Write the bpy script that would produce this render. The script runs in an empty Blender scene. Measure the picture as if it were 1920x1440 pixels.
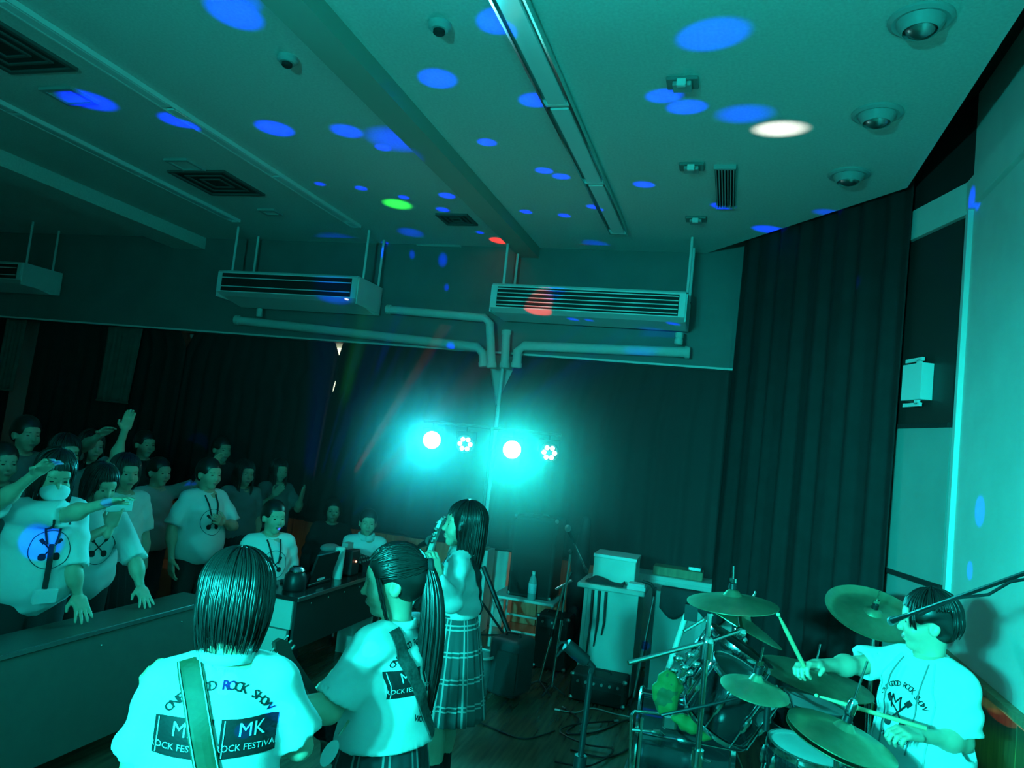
import bpy, bmesh, math, random
import numpy as np
from mathutils import Vector, Matrix
from mathutils.bvhtree import BVHTree

scene = bpy.context.scene
COL = scene.collection
random.seed(7)
rng = np.random.default_rng(7)

# ------------------------------------------------------------------ camera
FPX = 1387.0                                  # focal length in pixels of the 1920 px wide frame
CAM_H = 1.95
_d = np.array([405.0, -150.0, FPX])           # direction of the room's long axis in camera space (x right, y up, z forward)
_h2 = np.array([405.0 - 1000, -(150.0 - 1000 * 0.108), FPX])
_Y = _d / np.linalg.norm(_d)
_Z = np.cross(_d, _h2); _Z /= np.linalg.norm(_Z)
if _Z[1] < 0: _Z = -_Z
_X = -np.cross(_Y, _Z)
RW = np.stack([_X, _Y, _Z])                   # camera space -> world
CAM = np.array([0.0, 0.0, CAM_H])
cd = bpy.data.cameras.new('camera'); cam = bpy.data.objects.new('camera', cd); COL.objects.link(cam)
cd.sensor_fit = 'HORIZONTAL'; cd.sensor_width = 36.0; cd.lens = FPX / 1920 * 36.0
cd.clip_start = 0.05; cd.clip_end = 100
_r, _u, _f = RW @ [1, 0, 0], RW @ [0, 1, 0], RW @ [0, 0, 1]
m = Matrix.Identity(4)
for i in range(3):
    m[i][0], m[i][1], m[i][2], m[i][3] = _r[i], _u[i], -_f[i], CAM[i]
cam.matrix_world = m
scene.camera = cam

def ray(px, py): return RW @ np.array([(px - 960) / FPX, -(py - 720) / FPX, 1.0])
def aY(px, py, y): r = ray(px, py); return CAM + r * (y / r[1])
def aZ(px, py, z): r = ray(px, py); return CAM + r * ((z - CAM_H) / r[2])
def aX(px, py, x): r = ray(px, py); return CAM + r * (x / r[0])
def aD(px, py, d): return CAM + ray(px, py) * d          # d = distance along the view axis

# ------------------------------------------------------------------ world, exposure
w = bpy.data.worlds.new('world'); scene.world = w; w.use_nodes = True
w.node_tree.nodes['Background'].inputs[0].default_value = (0.02, 0.05, 0.05, 1)
w.node_tree.nodes['Background'].inputs[1].default_value = 0.02
vs = scene.view_settings
vs.view_transform = 'Standard'; vs.look = 'None'; vs.gamma = 1.0; vs.exposure = 0.0; vs.use_curve_mapping = False
scene.cycles.use_denoising = True
scene.cycles.use_adaptive_sampling = True; scene.cycles.adaptive_threshold = 0.025
scene.cycles.max_bounces = 5; scene.cycles.diffuse_bounces = 3; scene.cycles.volume_bounces = 0
scene.cycles.sample_clamp_indirect = 4.0
scene.cycles.volume_step_rate = 4.0

# ------------------------------------------------------------------ stage lights
TEAL = (0.012, 1.0, 0.93)
TEAL_B = (0.012, 0.86, 1.0)
def spot(name, loc, target, energy, color, angle, blend=0.6, radius=0.05):
    l = bpy.data.lights.new(name, 'SPOT'); l.energy = energy; l.color = color
    l.spot_size = math.radians(angle); l.spot_blend = blend; l.shadow_soft_size = radius
    o = bpy.data.objects.new(name, l); COL.objects.link(o)
    o.location = loc
    o.rotation_euler = (Vector(target) - Vector(loc)).to_track_quat('-Z', 'Y').to_euler()
    return o
KEY_STAND = (-1.65, -1.72, 0.0)               # second lamp stand, behind the photographer
FAR_STAND_Y = 6.4
HAZE = 0.085                                   # density of the stage haze
KEYS = [((-2.06, -1.66, 2.25), (-1.5, 3.0, 0.7), 170, TEAL, 66),
        ((-1.78, -1.66, 2.25), (-0.8, 3.4, 0.8), 1000, TEAL, 60),
        ((-1.52, -1.66, 2.25), (0.75, 3.4, 0.8), 1350, TEAL, 52),
        ((-1.24, -1.66, 2.25), (0.3, 2.2, 4.0), 560, TEAL, 135)]
for i, (lo, ta, en, co, an) in enumerate(KEYS):
    spot('key_beam', lo, ta, en, co, an, 0.9, 0.06)
FAR_PX = [(810, 825), (873, 832), (960, 843), (1028, 848)]
FAR_P = [aY(x, y, FAR_STAND_Y) for x, y in FAR_PX]
FAR_T = [(-0.8, 0.0, 1.3), (-2.6, 0.5, 1.0), (0.0, 0.0, 1.3), (-2.2, 1.0, 1.0)]
FAR_E = [720, 60, 950, 60]
for p, t, e, c in zip(FAR_P, FAR_T, FAR_E, [TEAL_B, TEAL, TEAL, TEAL]):
    v = np.array(t) - p; v /= np.linalg.norm(v)
    spot('far_beam', tuple(p + v * 0.10), t, e, c, 84, 1.0, 0.05)

# party light beams: narrow coloured pencils thrown from the effect light at the near end of the sound desk, some from added origins
EFFECT = np.array([-2.86, 4.72, 0.92])
BLUE, RED, GREEN, WHITE = (0.002, 0.004, 1.0), (1.0, 0.02, 0.02), (0.03, 1.0, 0.05), (1.0, 0.96, 0.9)
CEIL = 4.0
def pencil(target, size, color, strength, blend=0.5, src=None):
    s = EFFECT if src is None else np.array(src)
    v = np.array(target) - s; dist = np.linalg.norm(v)
    size = size * max(.30, abs(v[2]) / dist) ** .6 if abs(target[2] - CEIL) < .01 else size
    half = math.atan(size / 2 / dist)
    spot('party_beam', tuple(s), tuple(target), strength * dist * dist, color, math.degrees(half) * 2, blend, 0.0)
CEIL_SPOTS = [(440, 25, .34, 1), (462, 3, .2, .3), (165, 188, .40, 1), (335, 226, .30, 1), (515, 241, .30, 1.2), (650, 246, .26, .7),
    (742, 262, .50, .35), (718, 277, .14, 1), (935, 40, .26, 1.4), (820, 148, .26, 1.2), (913, 267, .15, 1.1), (1003, 188, .22, 1),
    (1335, 66, .36, 1.1), (1245, 180, .22, 1.1), (1287, 201, .24, 1.2), (1395, 214, .34, .5), (1020, 320, .15, 1), (1052, 331, .15, 1),
    (1207, 346, .17, 1.1), (600, 345, .12, .5), (677, 353, .13, .9), (757, 370, .12, .9), (838, 367, .17, 1), (830, 393, .15, .9),
    (986, 397, .13, 1), (1058, 404, .13, 1), (1112, 388, .13, 1), (1130, 384, .10, .8), (1355, 386, .20, 1), (1440, 430, .28, 1.1),
    (1550, 398, .22, .4), (722, 455, .12, .7), (778, 463, .10, .8), (840, 467, .16, 1), (900, 436, .10, .9), (868, 482, .10, .7),
    (770, 436, .36, .25), (1118, 458, .34, .25)]
for x, y, s, k in CEIL_SPOTS:
    pencil(aZ(x, y, CEIL), s * 1.05, BLUE, 190 * k, 1.0)
for (p, s, k) in [(aY(853, 638, 7.35), .10, .8), (aY(1075, 598, 7.0), .10, .8), (aY(1105, 600, 7.0), .08, .6), (aY(1276, 598, 7.0), .10, .9),
                  (aY(1235, 625, 7.38), .34, .25), (aY(312, 578, 7.38), .20, .6), (aX(1838, 366, 1.34), .14, .8), (aX(1845, 958, 1.35), .16, 1.0),
                  (aX(1826, 1070, 1.35), .10, .9), (aY(625, 540, 6.8), .42, .3), (aY(952, 708, 7.4), .12, .9), (aD(1685, 490, 5.6), .10, .3)]:
    pencil(p, s * 1.2, BLUE, 120 * k, .9)
ADDED_SRC = (-0.8, -0.6, 1.7); ADDED_WALL_SRC = (0.85, 0.8, 1.3)  # added beam origins with no fixture, set for a clear path
for (p, s, k) in [(aD(50, 1020, 3.6), .20, 1.6), (aD(100, 868, 3.4), .12, 1.2), (aD(238, 932, 4.1), .07, 1.2), (aY(935, 1228, 5.2), .16, 1.0), (aY(890, 1255, 5.0), .10, .8), (aY(905, 1160, 6.2), .12, 1.0), (aY(1030, 1135, 6.6), .14, 1.0),
                  (aY(905, 1170, 6.3), .1, .9), (aY(1212, 1205, 6.2), .07, .9)]:
    pencil(p, s, BLUE, 40 * k, src=ADDED_SRC)
pencil(aZ(745, 383, CEIL), .34, GREEN, 120, 1.0)
pencil(aZ(1462, 242, CEIL), .34, WHITE, 120, 1.0)
pencil(aZ(935, 451, CEIL), .24, RED, 150, .6)
pencil(aY(1020, 565, 6.85), .30, RED, 60, .5)
pencil(aY(648, 571, 6.75), .05, WHITE, 80, .8)
pencil(aX(1850, 1318, 1.32), .05, (0.5, 1.0, 0.5), 160, .8, src=ADDED_WALL_SRC)
pencil(aX(1874, 1342, 1.32), .05, RED, 130, .4, src=ADDED_WALL_SRC)
pencil(aX(1895, 1425, 1.32), .26, GREEN, 110, 1.0, src=ADDED_WALL_SRC)

# added warm area lamps, hidden behind the far curtains to light the lower wall
for x0, x1, zc_, e in [(-6.5, -3.6, 1.6, 10), (-3.4, 0.2, 1.6, 16)]:
    l = bpy.data.lights.new('window_daylight', 'AREA'); l.shape = 'RECTANGLE'; l.size = x1 - x0; l.size_y = 0.12
    l.energy = e; l.color = (1.0, 0.62, 0.36)
    o = bpy.data.objects.new('window_daylight', l); COL.objects.link(o)
    o.location = ((x0 + x1) / 2, 7.84, 2.2); o.rotation_euler = (math.radians(0), 0, 0)

# ------------------------------------------------------------------ materials
MATS = {}
def mat(name, color, rough=0.6, metal=0.0, spec=0.5, noise=None, bump=None, emit=None, alpha=None, trans=None, sheen=None, coat=None):
    """noise=(scale, amount): colour mottling; bump=(scale, strength): fine relief"""
    if name in MATS: return MATS[name]
    mm = bpy.data.materials.new(name); mm.use_nodes = True
    nt = mm.node_tree; b = nt.nodes['Principled BSDF']
    b.inputs['Base Color'].default_value = (*color, 1)
    b.inputs['Roughness'].default_value = rough
    b.inputs['Metallic'].default_value = metal
    b.inputs['Specular IOR Level'].default_value = spec
    if sheen: b.inputs['Sheen Weight'].default_value = sheen
    if coat: b.inputs['Coat Weight'].default_value = coat; b.inputs['Coat Roughness'].default_value = 0.08
    if trans: b.inputs['Transmission Weight'].default_value = trans
    if alpha is not None: b.inputs['Alpha'].default_value = alpha
    if emit: b.inputs['Emission Color'].default_value = (*emit[0], 1); b.inputs['Emission Strength'].default_value = emit[1]
    tc = nt.nodes.new('ShaderNodeTexCoord')
    if noise:
        n = nt.nodes.new('ShaderNodeTexNoise'); n.inputs['Scale'].default_value = noise[0]; n.inputs['Detail'].default_value = 5
        nt.links.new(tc.outputs['Object'], n.inputs['Vector'])
        r = nt.nodes.new('ShaderNodeMapRange'); r.inputs[1].default_value = 0.3; r.inputs[2].default_value = 0.7
        r.inputs[3].default_value = 1 - noise[1]; r.inputs[4].default_value = 1 + noise[1]
        nt.links.new(n.outputs[0], r.inputs[0])
        x = nt.nodes.new('ShaderNodeVectorMath'); x.operation = 'SCALE'; x.inputs[0].default_value = color
        nt.links.new(r.outputs[0], x.inputs['Scale']); nt.links.new(x.outputs[0], b.inputs['Base Color'])
    if bump:
        n2 = nt.nodes.new('ShaderNodeTexNoise'); n2.inputs['Scale'].default_value = bump[0]; n2.inputs['Detail'].default_value = 3
        nt.links.new(tc.outputs['Object'], n2.inputs['Vector'])
        bp = nt.nodes.new('ShaderNodeBump'); bp.inputs['Strength'].default_value = bump[1]; bp.inputs['Distance'].default_value = 0.01
        nt.links.new(n2.outputs[0], bp.inputs['Height']); nt.links.new(bp.outputs[0], b.inputs['Normal'])
    MATS[name] = mm
    return mm

def wood_mat(name, c1, c2, scale=(1, 14, 14), rough=0.5):
    mm = mat(name, c1, rough); nt = mm.node_tree; b = nt.nodes['Principled BSDF']
    tc = nt.nodes.new('ShaderNodeTexCoord'); mp = nt.nodes.new('ShaderNodeMapping'); mp.inputs['Scale'].default_value = scale
    n = nt.nodes.new('ShaderNodeTexNoise'); n.inputs['Scale'].default_value = 2.5; n.inputs['Detail'].default_value = 6
    cr = nt.nodes.new('ShaderNodeValToRGB'); cr.color_ramp.elements[0].color = (*c1, 1); cr.color_ramp.elements[1].color = (*c2, 1)
    cr.color_ramp.elements[0].position = 0.35; cr.color_ramp.elements[1].position = 0.65
    nt.links.new(tc.outputs['Object'], mp.inputs[0]); nt.links.new(mp.outputs[0], n.inputs[0]); nt.links.new(n.outputs[0], cr.inputs[0])
    nt.links.new(cr.outputs[0], b.inputs['Base Color'])
    return mm

M_CEIL = mat('ceiling_board', (0.62, 0.62, 0.58), 0.9, noise=(60, 0.08), bump=(300, 0.4))
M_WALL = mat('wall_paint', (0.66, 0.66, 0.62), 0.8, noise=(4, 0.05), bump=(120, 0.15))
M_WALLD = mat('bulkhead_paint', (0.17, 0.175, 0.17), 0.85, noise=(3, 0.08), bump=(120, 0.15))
M_FLOOR = wood_mat('floor_boards', (0.085, 0.060, 0.040), (0.14, 0.10, 0.065), (14, 1, 14), 0.22)
M_WOOD = wood_mat('panel_wood', (0.34, 0.19, 0.10), (0.46, 0.27, 0.15), (14, 14, 1.5), 0.6)
M_DWOOD = wood_mat('dark_panel_wood', (0.10, 0.075, 0.04), (0.17, 0.12, 0.06), (14, 14, 1.5), 0.4)
M_CURT = mat('black_curtain', (0.009, 0.0095, 0.010), 0.85, noise=(8, 0.25))
M_CURTL = mat('lace_curtain', (0.12, 0.115, 0.10), 0.9, noise=(8, 0.2))
M_WHITE = mat('white_enamel', (0.72, 0.72, 0.70), 0.45)
M_GREY = mat('grey_enamel', (0.35, 0.36, 0.35), 0.5)
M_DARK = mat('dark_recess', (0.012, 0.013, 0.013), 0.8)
M_BLACK = mat('black_plastic', (0.012, 0.012, 0.013), 0.4)
M_BLACKM = mat('black_vinyl', (0.016, 0.017, 0.017), 0.55, bump=(400, 0.3))
M_CHROME = mat('chrome', (0.80, 0.82, 0.82), 0.14, metal=1.0)
M_STEEL = mat('steel', (0.55, 0.56, 0.56), 0.32, metal=1.0)
M_LAMPGLASS = mat('lamp_glass', (0.75, 0.77, 0.76), 0.15)
M_BOARD = mat('grey_board', (0.30, 0.31, 0.29), 0.6, noise=(3, 0.06))
M_TABLE = mat('dark_table_laminate', (0.055, 0.050, 0.040), 0.35, noise=(30, 0.1))
M_PANELT = mat('dark_table_panel', (0.10, 0.095, 0.08), 0.5, noise=(12, 0.06))
M_LECT = mat('lectern_white', (0.58, 0.60, 0.56), 0.5, noise=(6, .05))
M_DAY = mat('daylight_pane', (0.8, 0.85, 0.7), 0.5, emit=((0.92, 1.0, 0.72), 1.6))

# ------------------------------------------------------------------ scene helpers
class MB:
    def __init__(self): self.v = []; self.f = []; self.uv = None; self.M = None
    def _add(self, vs, fs):
        n = len(self.v)
        if self.M is not None:
            vs = [tuple(self.M @ Vector(p)) for p in vs]
        self.v += [tuple(map(float, p)) for p in vs]; self.f += [tuple(i + n for i in f) for f in fs]
        return self
    def box(self, lo, hi, R=None, c=None):
        lo, hi = np.minimum(lo, hi), np.maximum(lo, hi)
        vs = [(x, y, z) for z in (lo[2], hi[2]) for y in (lo[1], hi[1]) for x in (lo[0], hi[0])]
        if R is not None:
            c = np.zeros(3) if c is None else np.array(c)
            vs = [tuple(np.array(R) @ np.array(p) + c) for p in vs]
        return self._add(vs, [(0, 2, 3, 1), (4, 5, 7, 6), (0, 1, 5, 4), (2, 6, 7, 3), (0, 4, 6, 2), (1, 3, 7, 5)])
    def bbox(self, lo, hi, b=0.01):
        """box with chamfered edges"""
        lo, hi = np.array(lo, float), np.array(hi, float); vs = []; idx = {}
        for sx in (0, 1):
            for sy in (0, 1):
                for sz in (0, 1):
                    s = (sx, sy, sz)
                    for ax in range(3):
                        p = [hi[i] if s[i] else lo[i] for i in range(3)]
                        for i in range(3):
                            if i != ax: p[i] += -b if s[i] else b
                        idx[(s, ax)] = len(vs); vs.append(p)
        fs = []
        for ax in range(3):
            a, bb = (ax + 1) % 3, (ax + 2) % 3
            for sd in (0, 1):
                q = []
                for (u, v) in ((0, 0), (1, 0), (1, 1), (0, 1)):
                    s = [0, 0, 0]; s[ax] = sd; s[a] = u; s[bb] = v; q.append(idx[(tuple(s), ax)])
                fs.append(tuple(q if sd else q[::-1]))
            for u in (0, 1):
                for v in (0, 1):
                    s0 = [0, 0, 0]; s1 = [0, 0, 0]
                    s0[a] = s1[a] = u; s0[bb] = s1[bb] = v; s1[ax] = 1
                    q = (idx[(tuple(s0), a)], idx[(tuple(s1), a)], idx[(tuple(s1), bb)], idx[(tuple(s0), bb)])
                    fs.append(q if (u == v) else q[::-1])
        for sx in (0, 1):
            for sy in (0, 1):
                for sz in (0, 1):
                    s = (sx, sy, sz); q = (idx[(s, 0)], idx[(s, 1)], idx[(s, 2)])
                    fs.append(q if (sx + sy + sz) % 2 else q[::-1])
        return self._add(vs, fs)
    def cyl(self, p0, p1, r0, r1=None, n=12, cap=True):
        r1 = r0 if r1 is None else r1
        return self.tube([p0, p1], [r0, r1], n, cap)
    def tube(self, pts, r, n=8, cap=True, flat=1.0):
        pts = [np.array(p, float) for p in pts]
        rs = list(r) if hasattr(r, '__len__') else [r] * len(pts)
        vs = []; fs = []; prev = None
        for i, p in enumerate(pts):
            t = pts[min(i + 1, len(pts) - 1)] - pts[max(i - 1, 0)]; t = t / (np.linalg.norm(t) + 1e-9)
            if prev is None:
                a = np.array([0, 0, 1.0]) if abs(t[2]) < 0.9 else np.array([1.0, 0, 0])
            else: a = prev
            u = a - t * (a @ t); u /= np.linalg.norm(u) + 1e-9; w_ = np.cross(t, u); prev = u
            for k in range(n):
                an = 2 * math.pi * k / n
                vs.append(p + rs[i] * (math.cos(an) * u * flat + math.sin(an) * w_))
        for i in range(len(pts) - 1):
            for k in range(n):
                a0 = i * n + k; a1 = i * n + (k + 1) % n
                fs.append((a0, a1, a1 + n, a0 + n))
        if cap:
            fs.append(tuple(range(n))[::-1]); fs.append(tuple(range((len(pts) - 1) * n, len(pts) * n)))
        return self._add(vs, fs)
    def lathe(self, prof, c=(0, 0, 0), axis=(0, 0, 1), n=24):
        """prof: list of (radius, height along axis)"""
        ax = np.array(axis, float); ax /= np.linalg.norm(ax); c = np.array(c, float)
        a = np.array([1.0, 0, 0]) if abs(ax[0]) < 0.8 else np.array([0, 1.0, 0])
        u = a - ax * (a @ ax); u /= np.linalg.norm(u); w_ = np.cross(ax, u)
        vs = []; fs = []
        for (r, h) in prof:
            for k in range(n):
                an = 2 * math.pi * k / n
                vs.append(c + ax * h + max(r, 1e-5) * (math.cos(an) * u + math.sin(an) * w_))
        for i in range(len(prof) - 1):
            for k in range(n):
                a0 = i * n + k; a1 = i * n + (k + 1) % n
                fs.append((a0, a1, a1 + n, a0 + n))
        return self._add(vs, fs)
    def ball(self, c, r, n=12, sc=(1, 1, 1)):
        vs = []; fs = []; m_ = max(4, n // 2)
        for i in range(m_ + 1):
            th = math.pi * i / m_
            for k in range(n):
                ph = 2 * math.pi * k / n
                vs.append((c[0] + r * sc[0] * math.sin(th) * math.cos(ph), c[1] + r * sc[1] * math.sin(th) * math.sin(ph), c[2] + r * sc[2] * math.cos(th)))
        for i in range(m_):
            for k in range(n):
                a0 = i * n + k; a1 = i * n + (k + 1) % n
                fs.append((a0, a0 + n, a1 + n, a1))
        return self._add(vs, fs)
    def prism(self, poly, h0, h1, O=(0, 0, 0), U=(1, 0, 0), V=(0, 1, 0), N=(0, 0, 1)):
        """extruded 2-D outline, poly counter-clockwise in the U-V plane"""
        O, U, V, N = (np.array(q, float) for q in (O, U, V, N))
        n = len(poly)
        vs = [O + U * a + V * b + N * h0 for a, b in poly] + [O + U * a + V * b + N * h1 for a, b in poly]
        fs = [tuple(range(n))[::-1], tuple(range(n, 2 * n))] + [(i, (i + 1) % n, n + (i + 1) % n, n + i) for i in range(n)]
        return self._add(vs, fs)
    def grid(self, P):
        """P: array (rows, cols, 3)"""
        r, c = P.shape[:2]
        return self._add([tuple(q) for q in P.reshape(-1, 3)], [(i * c + j, i * c + j + 1, (i + 1) * c + j + 1, (i + 1) * c + j) for i in range(r - 1) for j in range(c - 1)])
    def build(self, name, material, root=None, smooth=False, solid=0.0, uv=None):
        off = np.array(root.location) if (root is not None) else np.zeros(3)
        if root is not None and root.parent is not None: off = off + np.array(root.parent.location)
        me = bpy.data.meshes.new(name)
        V = np.array(self.v, float).reshape(-1, 3) - off
        me.from_pydata(V.tolist(), [], self.f)
        if uv is not None:
            ul = me.uv_layers.new(name='UVMap')
            for l in me.loops: ul.data[l.index].uv = uv[l.vertex_index]
        me.materials.append(material)
        o = bpy.data.objects.new(name, me); COL.objects.link(o)
        if root is not None: o.parent = root
        if smooth:
            me.polygons.foreach_set('use_smooth', [True] * len(me.polygons))
            if smooth != 'all' and hasattr(me, 'set_sharp_from_angle'): me.set_sharp_from_angle(angle=math.radians(40))
        if solid:
            md = o.modifiers.new('solid', 'SOLIDIFY'); md.thickness = solid; md.offset = 0
        return o

def tag(o, label=None, cat=None, group=None, kind=None):
    if label: o['label'] = label
    if cat: o['category'] = cat
    if group: o['group'] = group
    if kind: o['kind'] = kind
    return o
def thing(name, label, cat, loc=(0, 0, 0), group=None):
    o = bpy.data.objects.new(name, None); COL.objects.link(o); o.location = tuple(map(float, loc)); o.empty_display_size = 0.1
    return tag(o, label, cat, group)
def struct(o): o['kind'] = 'structure'; return o
def rotz(a): c, s = math.cos(a), math.sin(a); return np.array([[c, -s, 0], [s, c, 0], [0, 0, 1.0]])
def rotx(a): c, s = math.cos(a), math.sin(a); return np.array([[1.0, 0, 0], [0, c, -s], [0, s, c]])
def roty(a): c, s = math.cos(a), math.sin(a); return np.array([[c, 0, s], [0, 1.0, 0], [-s, 0, c]])
def unit(v): v = np.array(v, float); return v / (np.linalg.norm(v) + 1e-12)
def copy_tree(o, parent=None):
    c = o.copy(); COL.objects.link(c); c.parent = parent
    for ch in list(o.children): copy_tree(ch, c)
    return c
# ================================================================== the room
XL, XR, YN, YF = -10.0, 1.33, -2.2, 8.0
struct(MB().box((XL, YN, -0.1), (XR + 0.6, YF, 0.0)).build('floor', M_FLOOR))
# ceiling: a board field whose edge stops short of the stage wall and is cut diagonally towards the far wall
cpoly = [(XL, YN), (1.04, YN), (1.04, 5.57), (-0.52, 7.60), (XL, 7.60)]
ceiling = struct(MB().prism(cpoly, CEIL, CEIL + 0.10).build('ceiling', M_CEIL))
struct(MB().prism([(1.0, YN), (2.2, YN), (2.2, YF + .3), (-3.0, YF + .3), (-3.0, 7.0), (-0.6, 7.0), (1.0, 5.0)], 4.45, 4.5).build('trim_1', M_DARK))   # dark slot above the ceiling edge
struct(MB().box((XL, YN - 0.1, 0), (XR + 0.9, YN, 4.45)).build('wall_near', M_WALL))
struct(MB().box((XL - 0.1, YN, 0), (XL, YF, 4.45)).build('wall_left', M_WALL))
wf = struct(MB().box((XL, YF, 0), (2.2, YF + 0.1, 4.45)).build('wall_far', M_WALL))
# lower wooden panelling of the far wall, single boards
for i, x in enumerate(np.arange(-9.9, 1.2, 0.62)):
    MB().bbox((x, YF - 0.06, 0.0), (x + 0.612, YF - 0.001, 1.02), 0.004).build('panel', M_WOOD, wf)
# bulkhead over the windows
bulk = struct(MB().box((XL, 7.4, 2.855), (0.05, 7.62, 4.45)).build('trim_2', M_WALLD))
MB().box((XL, 7.385, 2.848), (0.05, 7.40, 2.868)).build('edge_strip', M_WHITE, bulk)  # white strip paints in the lit line along the bulkhead's lower edge
# windows behind the far curtains
xw = aY(628, 690, 7.9)[0]
for n, (a, b) in enumerate([(xw - 0.35, xw + 0.25), (-0.95, -0.35)]):
    wnd = struct(MB().box((a, 7.93, 1.06), (b, 7.96, 2.84)).build(f'window_{n+1}', M_DAY))
    fr = MB().box((a - .05, 7.90, 1.02), (a, 7.98, 2.9)).box((b, 7.90, 1.02), (b + .05, 7.98, 2.9)).box((a, 7.90, 1.02), (b, 7.98, 1.06)).box((a, 7.90, 2.50), (b, 7.97, 2.54))
    fr.build('window_frame', M_WHITE, wnd)
# pillar between the windows
xp = aY(940, 700, 7.62)[0]
struct(MB().box((xp - 0.30, 7.62, 0), (xp + 0.30, YF, 2.86)).build('trim_3', M_WALL))
# stage wall (right), with header, wainscot and bright corner strip
C0 = np.array([1.33, 5.12]); OD = np.array([-0.315, 0.949]); ON = np.array([0.949, 0.315])
wr = struct(MB().box((XR, YN, 0.0), (XR + 0.12, C0[1], 4.45)).build('wall_right', M_WALL))
MB().box((XR - 0.035, YN, 3.68), (XR, C0[1], 3.87)).build('header_board', M_WALL, wr)
for i, y in enumerate(np.arange(YN + .1, 5.0, 0.60)):
    MB().bbox((XR - 0.018, y, 0.0), (XR - 0.001, min(y + 0.594, 5.10), 0.965), 0.003).build('wainscot_board', M_DWOOD, wr)
MB().box((XR - 0.05, YN + .05, 0.968), (XR - 0.001, 5.10, 1.0)).build('dado_rail', M_WOOD, wr)
struct(MB().box((XR - 0.03, C0[1] - 0.045, 0.0), (XR + 0.0, C0[1] + 0.01, 3.68)).build('trim_4', M_WHITE))
def obq(s, off, z): p = C0 + OD * s + ON * off; return (p[0], p[1], z)
def obox(mb, s0, s1, o0, o1, z0, z1):
    vs = [obq(s, o, z) for z in (z0, z1) for o in (o0, o1) for s in (s0, s1)]
    return mb._add(vs, [(0, 2, 3, 1), (4, 5, 7, 6), (0, 1, 5, 4), (2, 6, 7, 3), (0, 4, 6, 2), (1, 3, 7, 5)])
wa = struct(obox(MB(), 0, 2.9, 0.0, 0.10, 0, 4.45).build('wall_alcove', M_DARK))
obox(MB(), 0, 2.9, -0.035, 0, 3.66, 3.87).build('header_board', M_WALL, wa)
zt = 2.32
obox(MB(), 0.03, 1.5, -0.03, 0, 1.36, zt).build('lower_board', M_BOARD, wa)
obox(MB(), 0.03, 1.5, -0.028, 0, zt + 0.03, 3.64).build('upper_board', mat('black_board', (0.02, 0.022, 0.02), 0.5), wa)
obox(MB(), 0.03, 1.5, -0.05, 0, zt, zt + 0.03).build('board_rail', M_DARK, wa)
obox(MB(), 0.03, 1.5, -0.05, 0, 1.33, 1.36).build('board_rail', M_DARK, wa)
obox(MB(), 0.03, 2.8, -0.02, 0, 0.0, 1.32).build('skirting_board', M_BOARD, wa)
# ceiling beams and recessed lamp channels
def beam(n, x0, x1, drop, y0=YN, y1=7.4, m_=None):
    struct(MB().box((x0, y0, CEIL - drop), (x1, y1, CEIL)).build(n, m_ or M_CEIL))
beam('trim_5', -2.29, -2.08, 0.11, m_=mat('beam_board', (0.36, 0.34, 0.29), 0.85))
beam('trim_6', -6.75, -6.3, 0.14)
def lamp_channel(label, x, w_, y0, y1, seg, proud, mt):
    t = thing('lamp_channel', label, 'ceiling light', (x, y0, CEIL - proud))
    b = MB()
    b.box((x - w_ / 2, y0, CEIL - proud), (x - w_ / 2 + 0.012, y1, CEIL - .003)); b.box((x + w_ / 2 - 0.012, y0, CEIL - proud), (x + w_ / 2, y1, CEIL - .003))
    b.box((x - w_ / 2, y1, CEIL - proud), (x + w_ / 2, y1 + 0.012, CEIL - .003))
    b.build('channel_rim', mt, t)
    MB().box((x - w_ / 2 + .012, y0, CEIL - 0.012), (x + w_ / 2 - .012, y1, CEIL - 0.003)).build('channel_bed', M_GREY, t)
    y = y0
    while y < y1 - 0.1:
        ye = min(y + seg, y1)
        MB().bbox((x - w_ * .34, y + 0.03, CEIL - proud * .95), (x + w_ * .34, ye - 0.03, CEIL - .014), .006).build('tube', M_LAMPGLASS, t)
        MB().box((x - w_ / 2 + .013, ye - 0.028, CEIL - proud * 0.95), (x + w_ / 2 - .013, ye - 0.004, CEIL - 0.013)).build('tube_holder', M_WHITE, t)
        y = ye
lamp_channel('slim pale lamp strip on the ceiling between dark beam and square vent', -3.88, 0.11, -1.0, 6.7, 1.25, 0.035, M_WHITE)
lamp_channel('slim pale lamp strip on the dark ceiling beside the wide beam', -5.28, 0.11, -1.0, 6.6, 1.25, 0.035, M_WHITE)
lamp_channel('wide chrome lamp trough on the ceiling over the stage', -1.14, 0.17, -1.0, 6.68, 1.28, 0.05, M_CHROME)

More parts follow.
